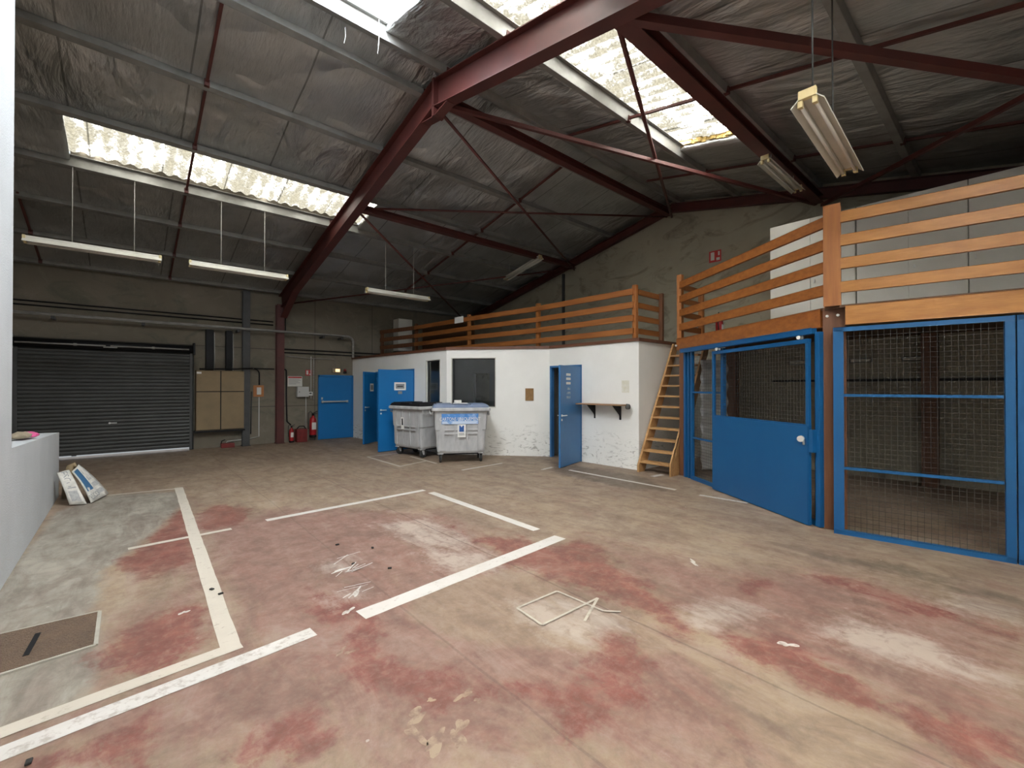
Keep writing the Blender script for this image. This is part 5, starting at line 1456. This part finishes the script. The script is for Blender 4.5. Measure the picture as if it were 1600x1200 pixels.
def paper_at(label, bl, br, tr, tl):
    """folded newspaper spanned by its four corners; returns the thing and its frame"""
    bl, br, tr, tl = map(V3, (bl, br, tr, tl))
    t = thing('newspaper', label, 'newspaper', tuple(bl), 0, 'newspapers leaning on the near wall')
    ux = ((br - bl) + (tr - tl)).normalized(); uz = ((tl - bl) + (tr - br)); n = ux.cross(uz).normalized(); 
    if n.y > 0: n = -n
    bm = bmesh.new(); g = []
    for j in range(9):
        for i in range(7):
            a, b_ = i / 6, j / 8
            p = bl.lerp(br, a).lerp(tl.lerp(tr, a), b_) - bl + n * (.014 * math.sin(math.pi * b_) + .006 * math.sin(7 * a + 3 * b_))
            g.append(bm.verts.new(p))
    for j in range(8):
        for i in range(6):
            a = j * 7 + i; f = bm.faces.new((g[a], g[a + 1], g[a + 8], g[a + 7])); f.smooth = True
    bmesh.ops.recalc_face_normals(bm, faces=bm.faces[:])
    me = bpy.data.meshes.new('pages'); bm.to_mesh(me); bm.free()
    o = link('pages', me, M['paper'], t); so = o.modifiers.new('thickness', 'SOLIDIFY'); so.thickness = .018; so.offset = 0
    def at(a, b_, d=.0): return bl.lerp(br, a).lerp(tl.lerp(tr, a), b_) - bl + n * (d + .014 * math.sin(math.pi * b_) + .006 * math.sin(7 * a + 3 * b_))
    def block(name, m, a0, a1, b0, b1):
        mb = MB(); K = 5
        for k in range(K):
            c0, c1 = b0 + (b1 - b0) * k / K, b0 + (b1 - b0) * (k + 1) / K
            mb.quad(at(a0, c0, .0105), at(a1, c0, .0105), at(a1, c1, .0105), at(a0, c1, .0105))
        mb.build(name, m, t)
    def word(txt, a, b_, size, along='x'):
        x = ux if along == 'x' else (-uz).normalized(); x = (x - n * x.dot(n)).normalized(); y = n.cross(x)
        R = Matrix((x, y, n)).transposed()
        text_mesh('lettering', txt, size, M['print_grey'], t, tuple(at(a, b_, .0115)), R.to_euler(), .0006)
    return t, block, word
n1, blk, wrd = paper_at('narrow newspaper leaning by the end of the low white wall, nearest the wall', (-.565, 8.40, .012), (-.40, 8.34, .012), (-.60, 8.72, .44), (-.705, 8.62, .43))
wrd('ESCO', .45, .74, .105, 'z'); blk('print', M['print_grey'], .25, .85, .46, .485); blk('print', M['print_soft'], .2, .8, .08, .38)
n2, blk, wrd = paper_at('newspaper with a dark blue block leaning beside the narrower newspaper', (-.355, 8.37, .012), (-.195, 8.80, .03), (-.52, 9.03, .47), (-.565, 8.70, .42))
blk('blue_block', M['paper_blue'], .04, .50, .30, .96); wrd('ESCO', .30, .13, .105)
for k in range(4): blk('print', M['print_soft'], .56, .92, .12 + k * .21, .24 + k * .21)
t = thing('cardboard_scrap', 'curled brown cardboard scrap behind the newspapers', 'scrap', (-.63, 8.97, .012))
MB().tube([(0, 0, 0), (.0, .02, .25), (.03, .03, .44), (.07, .02, .47), (.08, .0, .43)], [.06, .055, .045, .03, .02], 8).build('scrap', M['kraft'], t)
t = thing('work_rag', 'crumpled beige and pink cloth on top of the low white wall', 'cloth', (-.88, 7.25, 1.045))
bm = bmesh.new(); bmesh.ops.create_icosphere(bm, subdivisions=3, radius=1.0)
for v in bm.verts:
    k = 1 + .22 * mnoise.noise(v.co * 2.1); v.co = Vector((v.co.x * .085 * k, v.co.y * .16 * k, max(-.02, v.co.z * .05 * k) + .012))
for f in bm.faces: f.smooth = True
me = bpy.data.meshes.new('rag'); bm.to_mesh(me); bm.free(); link('rag', me, M['beige'], t)
bm = bmesh.new(); bmesh.ops.create_icosphere(bm, subdivisions=3, radius=1.0)
for v in bm.verts:
    k = 1 + .3 * mnoise.noise(v.co * 1.9 + Vector((4, 0, 0))); v.co = Vector((v.co.x * .075 * k + .035, v.co.y * .17 * k + .24, max(-.02, v.co.z * .036 * k) + .002))
for f in bm.faces: f.smooth = True
me = bpy.data.meshes.new('pink_lining'); bm.to_mesh(me); bm.free(); link('pink_lining', me, M['pink'], t)

# cobwebs hanging from the purlin beside the vent
for (x, y, z, L, lb) in ((2.30, 5.10, 6.08, .42, 'long dusty cobweb strand hanging by the ridge opening'), (2.02, 5.45, 6.05, .20, 'short dusty cobweb strand hanging by the ridge opening')):
    tag(MB().tube([(x, y, z), (x + .01, y + .015, z - L * .5), (x - .01, y + .01, z - L)], .005, 6).build('cobweb', M['web']), lb, 'cobweb')
